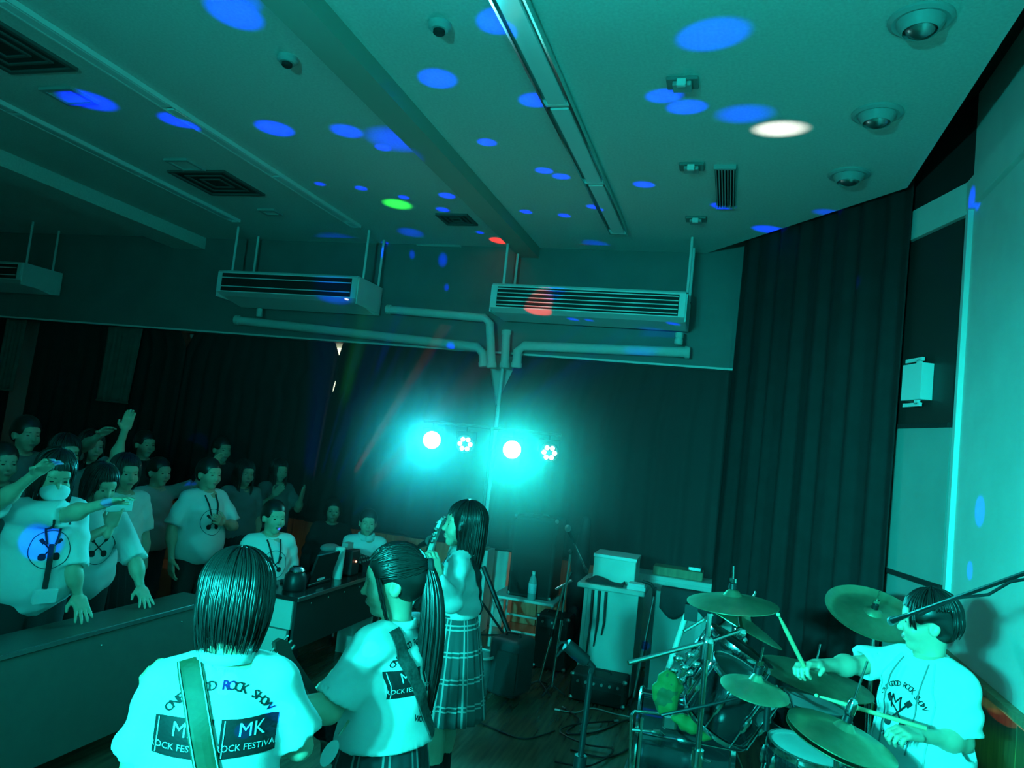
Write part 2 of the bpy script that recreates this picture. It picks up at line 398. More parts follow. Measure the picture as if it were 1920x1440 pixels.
# ------------------------------------------------------------------ ceiling fittings
for i, (px, py) in enumerate([(1727, 35), (1645, 212), (1592, 326)]):
    p = aZ(px, py, CEIL)
    t = thing('downlight', ['large round recessed downlight over the drummer, furthest from the curtain', 'round recessed downlight, middle one of the row of three beside ceiling slot', 'round recessed downlight of the row of three, closest to black diagonal curtain'][i], 'downlight', p, 'round downlights over the drums')
    MB().lathe([(0.135, 0), (0.135, -.012), (0.118, -.022), (0.10, -.016), (0.095, -.03), (0.075, -.062), (0.072, -.062), (0.085, -.02), (0.085, -0.001)], p, n=28).build('flange', M_GREY, t, True)
    MB().lathe([(0.0, -.078), (0.03, -.076), (0.058, -.06), (0.066, -.04), (0.066, -.01)], p, n=20).build('bulb', M_STEEL, t, True)
for i, (px, py) in enumerate([(1280, 152), (1297, 310), (1305, 409)]):
    p = aZ(px, py, CEIL)
    t = thing('ceiling_socket', ['grey rectangular ceiling socket box nearest the three-spot blue cluster', 'grey rectangular ceiling socket box beside the ribbed vent', 'grey rectangular ceiling socket box closest to the hanging air conditioner'][i], 'ceiling box', p, 'rectangular ceiling sockets')
    MB().bbox((p[0] - .085, p[1] - .06, CEIL - .02), (p[0] + .085, p[1] + .06, CEIL), .004).build('housing', mat('socket_grey', (0.20, 0.21, 0.20), 0.6), t)
    MB().bbox((p[0] - .05, p[1] - .045, CEIL - .045), (p[0] + .05, p[1] + .045, CEIL - .02), .004).build('socket_block', M_GREY, t)
    MB().bbox((p[0] - .025, p[1] - .075, CEIL - .06), (p[0] + .025, p[1] - .045, CEIL - .02), .004).build('latch', M_WHITE, t)
p = aZ(1360, 350, CEIL)
t = thing('ceiling_vent', 'long ribbed metal ceiling vent between socket box and downlight', 'vent', p)
MB().box((p[0] - .07, p[1] - .42, CEIL - .008), (p[0] + .07, p[1] + .42, CEIL)).build('back_plate', M_DARK, t)
for k in range(7):
    x = p[0] - .06 + k * .02
    MB().box((x - .004, p[1] - .40, CEIL - .03), (x + .004, p[1] + .40, CEIL - .008)).build('rib', M_GREY, t)
MB().box((p[0] - .075, p[1] - .425, CEIL - .03), (p[0] + .075, p[1] - .40, CEIL)).build('vent_frame', M_GREY, t)
MB().box((p[0] - .075, p[1] + .40, CEIL - .03), (p[0] + .075, p[1] + .425, CEIL)).build('vent_frame', M_GREY, t)
def sq_vent(px, py, sx, sy, label, name='square_diffuser', dark=True):
    p = aZ(px, py, CEIL); t = thing(name, label, 'vent', p)
    fr = MB()
    for (a, b, c, d) in [(-sx, -sx + .03, -sy, sy), (sx - .03, sx, -sy, sy), (-sx + .03, sx - .03, -sy, -sy + .03), (-sx + .03, sx - .03, sy - .03, sy)]:
        fr.box((p[0] + a, p[1] + c, CEIL - .02), (p[0] + b, p[1] + d, CEIL))
    fr.build('vent_frame', M_GREY if not dark else mat('diffuser_grey', (0.09, 0.09, 0.085), 0.7), t)
    if dark:
        MB().box((p[0] - sx + .03, p[1] - sy + .03, CEIL - .006), (p[0] + sx - .03, p[1] + sy - .03, CEIL - .001)).build('back_plate', M_DARK, t)
        for q in (0.66, 0.36):
            r_ = MB(); a, b = sx * q, sy * q
            r_.box((p[0] - a, p[1] - b, CEIL - .016), (p[0] + a, p[1] - b + .02, CEIL - .004)).box((p[0] - a, p[1] + b - .02, CEIL - .016), (p[0] + a, p[1] + b, CEIL - .004))
            r_.box((p[0] - a, p[1] - b + .02, CEIL - .016), (p[0] - a + .02, p[1] + b - .02, CEIL - .004)).box((p[0] + a - .02, p[1] - b + .02, CEIL - .016), (p[0] + a, p[1] + b - .02, CEIL - .004))
            r_.build('vane', mat('diffuser_grey', (0.09, 0.09, 0.085), 0.7), t)
    else:
        MB().box((p[0] - sx + .03, p[1] - sy + .03, CEIL - .010), (p[0] + sx - .03, p[1] + sy - .03, CEIL - .001)).build('hatch_lid', M_CEIL, t)
sq_vent(408, 342, .30, .30, 'dark square ceiling diffuser between the two slim lamp strips, above the two-slot unit')
sq_vent(8, 88, .28, .28, 'dark square ceiling diffuser over the raised arms')
sq_vent(857, 410, .16, .16, 'small dark square ceiling grille beside the green light spot', 'ceiling_grille')
sq_vent(832, 466, .26, .16, 'pale ceiling access hatch with grey frame against bulkhead', 'access_hatch', False)
sq_vent(347, 307, .12, .12, 'small pale hatch on the ceiling beside the dark diffuser', 'access_hatch', False)
sq_vent(507, 396, .10, .08, 'small pale hatch on the ceiling beside the slim lamp strip end', 'access_hatch', False)
sq_vent(130, 178, .14, .12, 'small pale hatch on the ceiling inside a large blue spot', 'access_hatch', False)
for px, py, lb in [(540, 108, 'small grey round smoke detector between lamp strip and beam'), (825, 45, 'small grey round smoke detector beside the chrome lamp trough')]:
    p = aZ(px, py, CEIL); t = thing('smoke_detector', lb, 'detector', p)
    MB().lathe([(0.06, 0), (0.06, -.02), (0.045, -.035), (0.0, -.035)], p).build('base', M_GREY, t, True)
    MB().lathe([(0.03, -.035), (0.03, -.05), (0.02, -.058), (0.0, -.058)], p).build('sensor', M_DARK, t, True)

# ------------------------------------------------------------------ hanging air conditioners
def air_con(label, x0, x1, zt_, zb, yf, yb, nl, rods, lower):
    t = thing('air_conditioner', label, 'air conditioner', ((x0 + x1) / 2, yf, zb), 'ceiling-hung air conditioners')
    # body: side outline with a sloping belly, extruded along x
    prof = [(yf, zt_ - 0.02), (yf + .02, zt_), (yb, zt_), (yb, zb + 0.02), (yb - .12, zb), (yf + .10, zb + lower), (yf, zb + lower + 0.03)]
    b = MB().prism(prof[::-1], x0, x1, O=(0, 0, 0), U=(0, 1, 0), V=(0, 0, 1), N=(1, 0, 0)); b.build('casing', M_WHITE, t)
    h = zt_ - .035 - (zb + lower + .04)
    MB().box((x0 + .06, yf - .004, zb + lower + .04), (x1 - .06, yf + .001, zt_ - .035)).build('outlet', M_DARK, t)
    for k in range(nl):
        z = zb + lower + .04 + h * (k + .5) / nl
        MB().box((x0 + .065, yf - .016, z - .005), (x1 - .065, yf - .003, z + .004)).build('louvre', M_WHITE, t)
    MB().box((x0 - .012, yf + .02, zb + lower * .6), (x0, yb - .05, zt_ - .02)).build('end_cap', M_WHITE, t)
    MB().box((x1, yf + .02, zb + lower * .6), (x1 + .012, yb - .05, zt_ - .02)).build('end_cap', M_WHITE, t)
    MB().box((x0 + .2, yf + .16, zb + lower - .004), (x1 - .2, yf + .50, zb + lower + .0)).build('intake_grille', M_GREY, t) if False else None
    for (x, y) in rods:
        MB().cyl((x, y, zt_), (x, y, CEIL), 0.013, n=8).build('hanger_rod', M_WHITE, t, True)
yf = 6.78
a, b = aY(922, 545, yf), aY(1285, 575, yf)
air_con('ceiling-hung white air conditioner with many louvres and red light on it', a[0], b[0], a[2] + .08, b[2] - .15, yf, 7.36, 5, [(a[0] + .08, yf + .1), (a[0] + .08, 7.25), (b[0] + .0, yf + .1), (b[0] + .0, 7.25)], 0.02)
R_AC = (a, b)
a, b = aY(408, 522, yf), aY(668, 540, yf)
zt0 = a[2] + .10
air_con('ceiling-hung white air conditioner with two dark slots and blue light on its end', a[0], b[0], zt0, zt0 - .33, yf, 7.36, 2, [(a[0] + .1, yf + .1), (a[0] + .1, 7.25), (b[0] - .0, yf + .12), (b[0] - .0, 7.25)], 0.06)
L_AC = (a, b)
b = aY(40, 500, yf); a = b - np.array([1.7, 0, 0])
air_con('ceiling-hung white air conditioner over the dim far end of crowd', a[0], b[0], b[2] + .06, b[2] - .25, yf, 7.36, 2, [(b[0] - .05, yf + .1), (b[0] - .05, 7.25)], 0.06)
# insulated pipes
M_PIPE = mat('pipe_wrap', (0.62, 0.61, 0.57), 0.7, bump=(60, 0.4))
def pipe(label, px_list, y, r):
    pts = [aY(x, yy, y) for x, yy in px_list]
    dense = []
    for i in range(len(pts) - 1):
        a_, b_ = pts[i], pts[i + 1]
        if i > 0: a_ = a_ + unit(b_ - a_) * r * 1.2
        if i < len(pts) - 2: b_ = b_ - unit(b_ - a_) * r * 1.2
        dense += [a_, b_]
    t = thing('pipe', label, 'pipe', dense[0])
    MB().tube(dense, r, 12).build('pipe_run', M_PIPE, t, True)
    for i in (0, len(dense) - 1):
        d = unit(dense[1] - dense[0]) if i == 0 else unit(dense[-2] - dense[-1])
        MB().cyl(dense[i] + d * .005, dense[i] + d * .05, r * 1.18, n=12).build('end_collar', M_PIPE, t, True)
pipe('long white insulated pipe under the two-slot air conditioner along bulkhead', [(442, 600), (905, 652), (908, 688)], 7.28, .05)
pipe('white insulated pipe from end of two-slot air conditioner to the pillar', [(725, 580), (918, 597), (922, 690)], 7.22, .045)
pipe('white insulated pipe dropping from bulkhead corner to pillar', [(950, 619), (946, 690)], 7.28, .045)
pipe('white insulated pipe running under the red-lit air conditioner', [(1294, 661), (972, 648), (968, 690)], 7.28, .05)
pipe('short white drain pipe below corner of the red-lit air conditioner', [(1274, 624), (1272, 646)], 7.22, .035)
pipe('short white drain stub under the two-slot air conditioner', [(487, 579), (486, 594)], 7.22, .03)
xq = aY(934, 740, 7.45)[0]
MB().cyl((xq, 7.5, 1.05), (xq, 7.5, 2.84), .02, n=10).build('conduit', M_WHITE, tag(thing('conduit_pipe', 'thin vertical conduit on the pillar below the pipes', 'pipe', (xq, 7.5, 1.05))), True)

# ------------------------------------------------------------------ curtains
def curtain(label, p_top, p_bot, z1, z0, cols, amp, wave, group=None, material=None, rows=14, vl=0, vr=0, vh=.3, slit=None):
    """p_top/p_bot: ((x,y),(x,y)) ends; vl/vr: how far the upper corners droop inwards (metres)"""
    P = np.zeros((rows + 1, cols + 1, 3))
    (ax, ay), (bx, by) = p_top; (cx, cy), (dx, dy) = p_bot
    nrm = unit(np.array([-(by - ay), bx - ax]))
    L = math.hypot(bx - ax, by - ay); ph = random.random() * 6
    for i in range(rows + 1):
        t = i / rows; z = z1 + (z0 - z1) * t
        g = max(0.0, 1 - (z1 - .03 - z) / vh)
        sg = math.exp(-((z - slit[0]) / slit[1]) ** 4) if slit else 0
        for j in range(cols + 1):
            s = j / cols
            u0, u1 = (vl * g + (slit[2] * sg if slit and slit[3] < 0 else 0)) / L, 1 - (vr * g + (slit[2] * sg if slit and slit[3] > 0 else 0)) / L
            s2 = u0 + (u1 - u0) * s
            x = (ax + (bx - ax) * s2) * (1 - t) + (cx + (dx - cx) * s2) * t
            y = (ay + (by - ay) * s2) * (1 - t) + (cy + (dy - cy) * s2) * t
            k = s * L / wave * 2 * math.pi
            o = amp * (0.45 + 0.55 * t) * (math.sin(k + ph) + 0.4 * math.sin(k * 1.73 + ph * 2 + 0.6 * t) + 0.25 * math.sin(k * .41 + 1))
            P[i, j] = (x + nrm[0] * o, y + nrm[1] * o, z)
    b = MB().grid(P)
    t = thing('curtain', label, 'curtain', ((ax + bx) / 2, (ay + by) / 2, z0), group)
    o = b.build('cloth', material or M_CURT, t, 'all', 0.004)
    hm = MB().tube(P[-1][::2], 0.012, 6); hm.build('hem', material or M_CURT, t, True)
    return t
def X75(px, py=700): return aY(px, py, 7.55)[0]
HEM = 0.80
curtain('black curtain behind the crowd, end panel of the far wall', ((-9.9, 7.55), (X75(25), 7.55)), ((-9.9, 7.55), (X75(18), 7.55)), 2.88, HEM, 80, .03, .22)
curtain('black curtain behind the crowd between brown gap and wall end', ((X75(62), 7.53), (X75(346), 7.53)), ((X75(50), 7.53), (X75(336), 7.53)), 2.88, HEM, 70, .02, .2, vr=.12, vh=.2, rows=40)
curtain('black curtain behind the crowd, beside the white daylight slit', ((X75(334), 7.60), (X75(640), 7.60)), ((X75(326), 7.60), (X75(620), 7.60)), 2.88, HEM, 80, .02, .2, vl=.12, vr=.14, vh=.27, slit=(2.33, .13, .065, 1), rows=40)
curtain('black curtain between the daylight slit and pillar, behind the lamps', ((X75(624), 7.53), (X75(940), 7.53)), ((X75(606), 7.53), (X75(940), 7.53)), 2.88, HEM, 80, .02, .22, vl=.09, vr=.17, vh=.62, slit=(2.33, .13, .065, -1), rows=40)
curtain('black curtain from the pillar to the diagonal curtain', ((X75(932), 7.58), (X75(1420), 7.58)), ((X75(924), 7.58), (X75(1420), 7.58)), 2.88, HEM, 120, .02, .2, vl=.22, vh=.62, rows=40)
for px, w_ in [(28, 38), (235, 66)]:
    x0, x1 = X75(px - w_ / 2), X75(px + w_ / 2)
    curtain(['faded brown curtain strip at the crowd end', 'thin lace curtain strip over the crowd'][px > 100], ((x0, 7.45), (x1, 7.45)), ((x0 - .03, 7.45), (x1 - .06, 7.45)), 2.84, 1.9, 20, .014, .07, material=M_CURTL)
curtain('tall black diagonal stage curtain hanging from ceiling edge to floor', ((1.10, 5.64), (-0.02, 7.08)), ((1.07, 5.62), (-0.08, 7.06)), 4.40, 0.03, 110, .035, .22, rows=20)
# bright slit in the far curtain
for (x, y0_, y1_, w_) in []: pass

# ------------------------------------------------------------------ wall-mounted unit beside the diagonal curtain
s0 = 0.12
c = aD(1756, 755, 5.5); 
zc_ = 2.62
t = thing('access_point', 'small white wall box with two bracket arms above the board', 'wall unit', obq(0.42, -0.05, zc_))
obox(MB(), 0.24, 0.46, -0.11, -0.03, zc_ - .12, zc_ + .12).build('housing', M_WHITE, t)
obox(MB(), 0.46, 0.475, -0.10, -0.04, zc_ - .10, zc_ + .10).build('face_plate', M_GREY, t)
for dz in (-.15, .15):
    obox(MB(), 0.28, 0.47, -0.09, -0.07, zc_ + dz - .012, zc_ + dz + .012).build('bracket_arm', M_WHITE, t)
    obox(MB(), 0.30, 0.34, -0.09, -0.07, min(zc_ + dz, zc_ + dz * .7), max(zc_ + dz, zc_ + dz * .7)).build('bracket_post', M_WHITE, t)

# ------------------------------------------------------------------ tables
M_LEG = mat('table_leg_metal', (0.18, 0.18, 0.17), 0.35, metal=0.8)
def barrier_table(label, y0, y1, x0=-3.33, x1=-3.07, zt_=0.74, zp=0.14):
    t = thing('long_table', label, 'table', ((x0 + x1) / 2, (y0 + y1) / 2, 0), 'long tables in front of the crowd')
    MB().bbox((x0, y0, zt_ - .028), (x1, y1, zt_), .003).build('tabletop', M_TABLE, t)
    MB().box((x1 - .022, y0 + .01, zp), (x1 - .006, y1 - .01, zt_ - .03)).build('modesty_panel', M_PANELT, t)
    MB().box((x1 - .006, y0, zt_ - .024), (x1 + .003, y1, zt_ - .004)).build('edge_band', M_STEEL, t)
    for y in (y0 + .12, y1 - .12):
        for x in (x0 + .03, x1 - .05):
            MB().cyl((x, y, 0), (x, y, zt_ - .03), .014, n=8).build('leg', M_LEG, t, True)
        MB().box((x0 + .0, y - .02, 0), (x1 - .03, y + .02, .02)).build('foot_bar', M_LEG, t)
    for y in np.linspace(y0 + .3, y1 - .3, 3):
        MB().ball((x1 - .004, y, zt_ - .09), .006, 6).build('screw', M_CHROME, t)
barrier_table('long dark table the crowd leans on, beside the sound desk', 2.36, 4.16)
barrier_table('long dark table the crowd leans on, under the masked girl', 0.54, 2.34)
barrier_table('long dark table of the crowd row, beside the lamp stand', -1.28, 0.52)
# ================================================================== people: smooth distance-field modelling
class SDF:
    """list of primitives, blended in order and turned into one closed mesh with surface nets"""
    def __init__(self): self.ops = []
    def cone(self, a, b, ra, rb, k=0.02, op='+', cut0=False, cut1=False):
        a, b = np.array(a, float), np.array(b, float)
        r = max(ra, rb); ab = b - a; L2 = ab @ ab + 1e-9
        def f(x, y, z):
            px, py, pz = x - a[0], y - a[1], z - a[2]
            tt = (px * ab[0] + py * ab[1] + pz * ab[2]) / L2
            t = np.clip(tt, 0, 1)
            d = np.sqrt((px - ab[0] * t) ** 2 + (py - ab[1] * t) ** 2 + (pz - ab[2] * t) ** 2) - (ra + (rb - ra) * t)
            if cut1: d = np.maximum(d, (tt - 1) * math.sqrt(L2))
            if cut0: d = np.maximum(d, -tt * math.sqrt(L2))
            return d
        self.ops.append((op, f, np.minimum(a, b) - r, np.maximum(a, b) + r, k)); return self
    def ell(self, c, r, R=None, k=0.02, op='+'):
        c, r = np.array(c, float), np.array(r, float); R = np.eye(3) if R is None else np.array(R); m_ = r.max()
        ext = np.sqrt(((R * r) ** 2).sum(1))
        def f(x, y, z):
            px, py, pz = x - c[0], y - c[1], z - c[2]
            q = [(R[0, i] * px + R[1, i] * py + R[2, i] * pz) for i in range(3)]
            k0 = np.sqrt((q[0] / r[0]) ** 2 + (q[1] / r[1]) ** 2 + (q[2] / r[2]) ** 2)
            k1 = np.sqrt((q[0] / r[0] ** 2) ** 2 + (q[1] / r[1] ** 2) ** 2 + (q[2] / r[2] ** 2) ** 2) + 1e-9
            return k0 * (k0 - 1) / k1
        self.ops.append((op, f, c - ext, c + ext, k)); return self
    def rbox(self, c, h, R=None, rd=0.01, k=0.02, op='+'):
        c, h = np.array(c, float), np.array(h, float); R = np.eye(3) if R is None else np.array(R)
        ext = np.abs(R) @ h
        def f(x, y, z):
            px, py, pz = x - c[0], y - c[1], z - c[2]
            q = [np.abs(R[0, i] * px + R[1, i] * py + R[2, i] * pz) - h[i] + rd for i in range(3)]
            return np.sqrt(np.maximum(q[0], 0) ** 2 + np.maximum(q[1], 0) ** 2 + np.maximum(q[2], 0) ** 2) + np.minimum(np.maximum(np.maximum(q[0], q[1]), q[2]), 0) - rd
        self.ops.append((op, f, c - ext, c + ext, k)); return self
    def half(self, p, n, k=0.004):
        """keep only the side of the plane that n points away from"""
        p, n = np.array(p, float), unit(n)
        self.ops.append(('&', lambda x, y, z: (x - p[0]) * n[0] + (y - p[1]) * n[1] + (z - p[2]) * n[2], None, None, k)); return self
    def warp(self, fn): self.ops.append(('w', fn, None, None, 0)); return self
    def mesh(self, h):
        adds = [o for o in self.ops if o[0] == '+']
        lo = np.min([o[2] for o in adds], 0) - 3 * h; hi = np.max([o[3] for o in adds], 0) + 3 * h
        n = np.ceil((hi - lo) / h).astype(int) + 1
        ax = [(lo[i] + h * np.arange(n[i])).astype(np.float32) for i in range(3)]
        F = np.full(n, 0.5, np.float32)
        for op, f, a, b, k in self.ops:
            if a is None: sl = (slice(None),) * 3
            else:
                mg = k + 3 * h
                i0 = np.clip(np.floor((a - mg - lo) / h).astype(int), 0, n); i1 = np.clip(np.ceil((b + mg - lo) / h).astype(int) + 1, 0, n)
                sl = tuple(slice(p, q) for p, q in zip(i0, i1))
            g = np.ix_(*[ax[i][sl[i]] for i in range(3)])
            A = F[sl]
            if op == 'w': F[sl] = A + f(*g); continue
            d = f(*g).astype(np.float32) + np.zeros_like(A)
            if op == '+':
                hh = np.maximum(k - np.abs(A - d), 0) / max(k, 1e-6); F[sl] = np.minimum(A, d) - hh * hh * k * .25
            else:
                if op == '-': d = -d
                hh = np.maximum(k - np.abs(A - d), 0) / max(k, 1e-6); F[sl] = np.maximum(A, d) + hh * hh * k * .25
        return surface_nets(F, lo, h)

def surface_nets(F, lo, h):
    S = F < 0
    c = S[:-1, :-1, :-1].astype(np.int8)
    tot = sum(S[i:F.shape[0] - 1 + i, j:F.shape[1] - 1 + j, k:F.shape[2] - 1 + k].astype(np.int8) for i in (0, 1) for j in (0, 1) for k in (0, 1))
    act = (tot > 0) & (tot < 8)
    I = np.argwhere(act)
    if len(I) == 0: return np.zeros((0, 3)), np.zeros((0, 4), int)
    idx = np.full(act.shape, -1, np.int64); idx[act] = np.arange(len(I))
    corners = [(i, j, k) for i in (0, 1) for j in (0, 1) for k in (0, 1)]
    val = {cn: F[I[:, 0] + cn[0], I[:, 1] + cn[1], I[:, 2] + cn[2]].astype(np.float64) for cn in corners}
    acc = np.zeros((len(I), 3)); cnt = np.zeros(len(I))
    for cn in corners:
        for ax in range(3):
            if cn[ax]: continue
            c2 = list(cn); c2[ax] = 1; c2 = tuple(c2)
            a, b = val[cn], val[c2]; mk = (a < 0) != (b < 0)
            t = np.where(mk, a / np.where(mk, a - b, 1), 0)
            p = np.tile(np.array(cn, float), (len(I), 1)); p[:, ax] = t
            acc[mk] += p[mk]; cnt[mk] += 1
    V = lo + h * (I + acc / cnt[:, None])
    quads = []
    for ax in range(3):
        u, v = (ax + 1) % 3, (ax + 2) % 3
        s0 = [slice(0, d) for d in F.shape]; s1 = [slice(0, d) for d in F.shape]
        s0[ax] = slice(0, F.shape[ax] - 1); s1[ax] = slice(1, F.shape[ax])
        ch = S[tuple(s0)] != S[tuple(s1)]
        E_ = np.argwhere(ch)
        E_ = E_[(E_[:, u] > 0) & (E_[:, v] > 0) & (E_[:, u] < F.shape[u] - 1) & (E_[:, v] < F.shape[v] - 1)]
        if len(E_) == 0: continue
        ins = S[E_[:, 0], E_[:, 1], E_[:, 2]]
        q = []
        for (du, dv) in ((-1, -1), (0, -1), (0, 0), (-1, 0)):
            e = E_.copy(); e[:, u] += du; e[:, v] += dv
            q.append(idx[e[:, 0], e[:, 1], e[:, 2]])
        q = np.stack(q, 1); q[~ins] = q[~ins][:, ::-1]
        quads.append(q)
    return V, np.concatenate(quads)

def np_mesh(name, chunks, material, root, uv=None):
    """chunks: list of (V, Q) in world space -> one mesh object under root"""
    off = np.array(root.location)
    if root.parent is not None: off = off + np.array(root.parent.location)
    Vs, Qs, n = [], [], 0
    for V, Q in chunks:
        if len(V) == 0: continue
        Vs.append(V - off); Qs.append(Q + n); n += len(V)
    V = np.concatenate(Vs).astype(np.float32); Q = np.concatenate(Qs).astype(np.int32)
    me = bpy.data.meshes.new(name)
    me.vertices.add(len(V)); me.vertices.foreach_set('co', V.ravel())
    me.loops.add(Q.size); me.loops.foreach_set('vertex_index', Q.ravel())
    me.polygons.add(len(Q)); me.polygons.foreach_set('loop_start', np.arange(0, Q.size, 4, dtype=np.int32))
    me.polygons.foreach_set('use_smooth', np.ones(len(Q), bool))
    me.update(calc_edges=True); me.materials.append(material)
    o = bpy.data.objects.new(name, me); COL.objects.link(o); o.parent = root
    return o

M_SKIN = mat('skin', (0.62, 0.42, 0.30), 0.5, noise=(30, 0.04))
M_SHIRT = mat('white_cotton', (0.80, 0.80, 0.78), 0.85, bump=(500, 0.15))
M_BLOUSE = mat('white_blouse', (0.82, 0.83, 0.84), 0.8, bump=(600, 0.1))
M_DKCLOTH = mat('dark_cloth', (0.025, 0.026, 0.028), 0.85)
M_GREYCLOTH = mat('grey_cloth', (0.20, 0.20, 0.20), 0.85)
M_HAIR = mat('black_hair', (0.014, 0.012, 0.011), 0.34, spec=0.6)
M_EYE = mat('eye_dark', (0.01, 0.009, 0.009), 0.2)
M_LIP = mat('lip', (0.48, 0.20, 0.17), 0.5)
M_SOCK = mat('black_sock', (0.012, 0.012, 0.014), 0.9)
M_SHOE = mat('shoe_canvas', (0.03, 0.03, 0.032), 0.6)
M_SOLE = mat('shoe_sole', (0.6, 0.6, 0.58), 0.6)
M_PRINT = mat('shirt_print', (0.010, 0.011, 0.012), 0.7)
M_MASK = mat('face_mask', (0.78, 0.79, 0.79), 0.9)

def plaid(name, base, line, sc):
    mm = mat(name, base, 0.85); nt = mm.node_tree; b = nt.nodes['Principled BSDF']
    uvn = nt.nodes.new('ShaderNodeUVMap'); sep = nt.nodes.new('ShaderNodeSeparateXYZ'); nt.links.new(uvn.outputs[0], sep.inputs[0])
    def stripes(sock, n, pos):
        mu = nt.nodes.new('ShaderNodeMath'); mu.operation = 'MULTIPLY'; mu.inputs[1].default_value = n; nt.links.new(sock, mu.inputs[0])
        fr = nt.nodes.new('ShaderNodeMath'); fr.operation = 'FRACT'; nt.links.new(mu.outputs[0], fr.inputs[0])
        out = None
        for p, w_ in pos:
            c = nt.nodes.new('ShaderNodeMath'); c.operation = 'COMPARE'; c.inputs[1].default_value = p; c.inputs[2].default_value = w_; nt.links.new(fr.outputs[0], c.inputs[0])
            if out is None: out = c.outputs[0]
            else:
                a = nt.nodes.new('ShaderNodeMath'); a.operation = 'MAXIMUM'; nt.links.new(out, a.inputs[0]); nt.links.new(c.outputs[0], a.inputs[1]); out = a.outputs[0]
        return out
    sa = stripes(sep.outputs[0], sc[0], [(0.40, .035), (0.60, .035)]); sb = stripes(sep.outputs[1], sc[1], [(0.44, .03), (0.60, .03)])
    mx = nt.nodes.new('ShaderNodeMath'); mx.operation = 'MAXIMUM'; nt.links.new(sa, mx.inputs[0]); nt.links.new(sb, mx.inputs[1])
    mix = nt.nodes.new('ShaderNodeMix'); mix.data_type = 'RGBA'; mix.inputs['A'].default_value = (*base, 1); mix.inputs['B'].default_value = (*line, 1)
    nt.links.new(mx.outputs[0], mix.inputs['Factor']); nt.links.new(mix.outputs['Result'], b.inputs['Base Color'])
    return mm
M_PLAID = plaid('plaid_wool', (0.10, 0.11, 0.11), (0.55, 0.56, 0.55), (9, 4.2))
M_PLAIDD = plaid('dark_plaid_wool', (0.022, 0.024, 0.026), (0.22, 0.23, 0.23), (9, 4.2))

def hand_sdf(s, wrist, d, nrm, side, curl, sc, spread=0.0, k=0.008):
    """d: pointing direction of the palm, nrm: direction the palm faces, side=+1 thumb on cross(d,nrm) side"""
    d = unit(d); nrm = np.array(nrm, float); nrm = unit(nrm - d * (nrm @ d)); a = np.cross(d, nrm) * side
    wrist = np.array(wrist, float); Rm = np.stack([a, nrm, d], 1)
    s.cone(wrist - d * .05 * sc, wrist + d * .012 * sc, .025 * sc, .024 * sc, k=.015)
    s.rbox(wrist + d * .052 * sc, np.array([.039, .0135, .046]) * sc, Rm, .012 * sc, k=.012)
    cu = curl if hasattr(curl, '__len__') else [curl] * 4
    for i, (off, ln) in enumerate(zip((.030, .0105, -.0095, -.029), (.072, .080, .075, .058))):
        p = wrist + d * (.092 - .003 * abs(i - 1)) * sc + a * off * sc
        dd = unit(d + a * spread * (1.5 - i) * .35); ang = 0
        for j, (seg, r) in enumerate(zip((.46, .30, .24), (.0095, .0085, .0072))):
            ang += cu[i] * (0.55 if j == 0 else 1.0)
            v = dd * math.cos(ang) + nrm * math.sin(ang)
            q = p + v * ln * seg * sc
            s.cone(p, q, r * sc, (r - .0008) * sc, k=.004); p = q
    p = wrist + d * .024 * sc + a * .030 * sc
    v = unit(d * .75 + a * .75 + nrm * (.25 + .3 * cu[0])); q = p + v * .042 * sc
    s.cone(p - v * .01, q, .0135 * sc, .0105 * sc, k=.012)
    v2 = unit(d * .95 + a * (.35 - .5 * cu[0]) + nrm * (.2 + .6 * cu[0])); s.cone(q, q + v2 * .030 * sc, .010 * sc, .008 * sc, k=.004)
    return s

DEF = dict(pelvis=(0, 0, .90), chest=(0, .0, 1.16), neck=(0, -.015, 1.315), head=(0, .005, 1.455),
           lsh=(-.152, -.01, 1.265), rsh=(.152, -.01, 1.265), lelb=(-.21, -.02, 1.02), relb=(.21, -.02, 1.02), lwri=(-.22, .05, .80), rwri=(.22, .05, .80),
           lhip=(-.082, 0, .84), rhip=(.082, 0, .84), lkne=(-.088, .01, .46), rkne=(.088, .01, .46), lank=(-.09, -.02, .085), rank=(.09, -.02, .085))

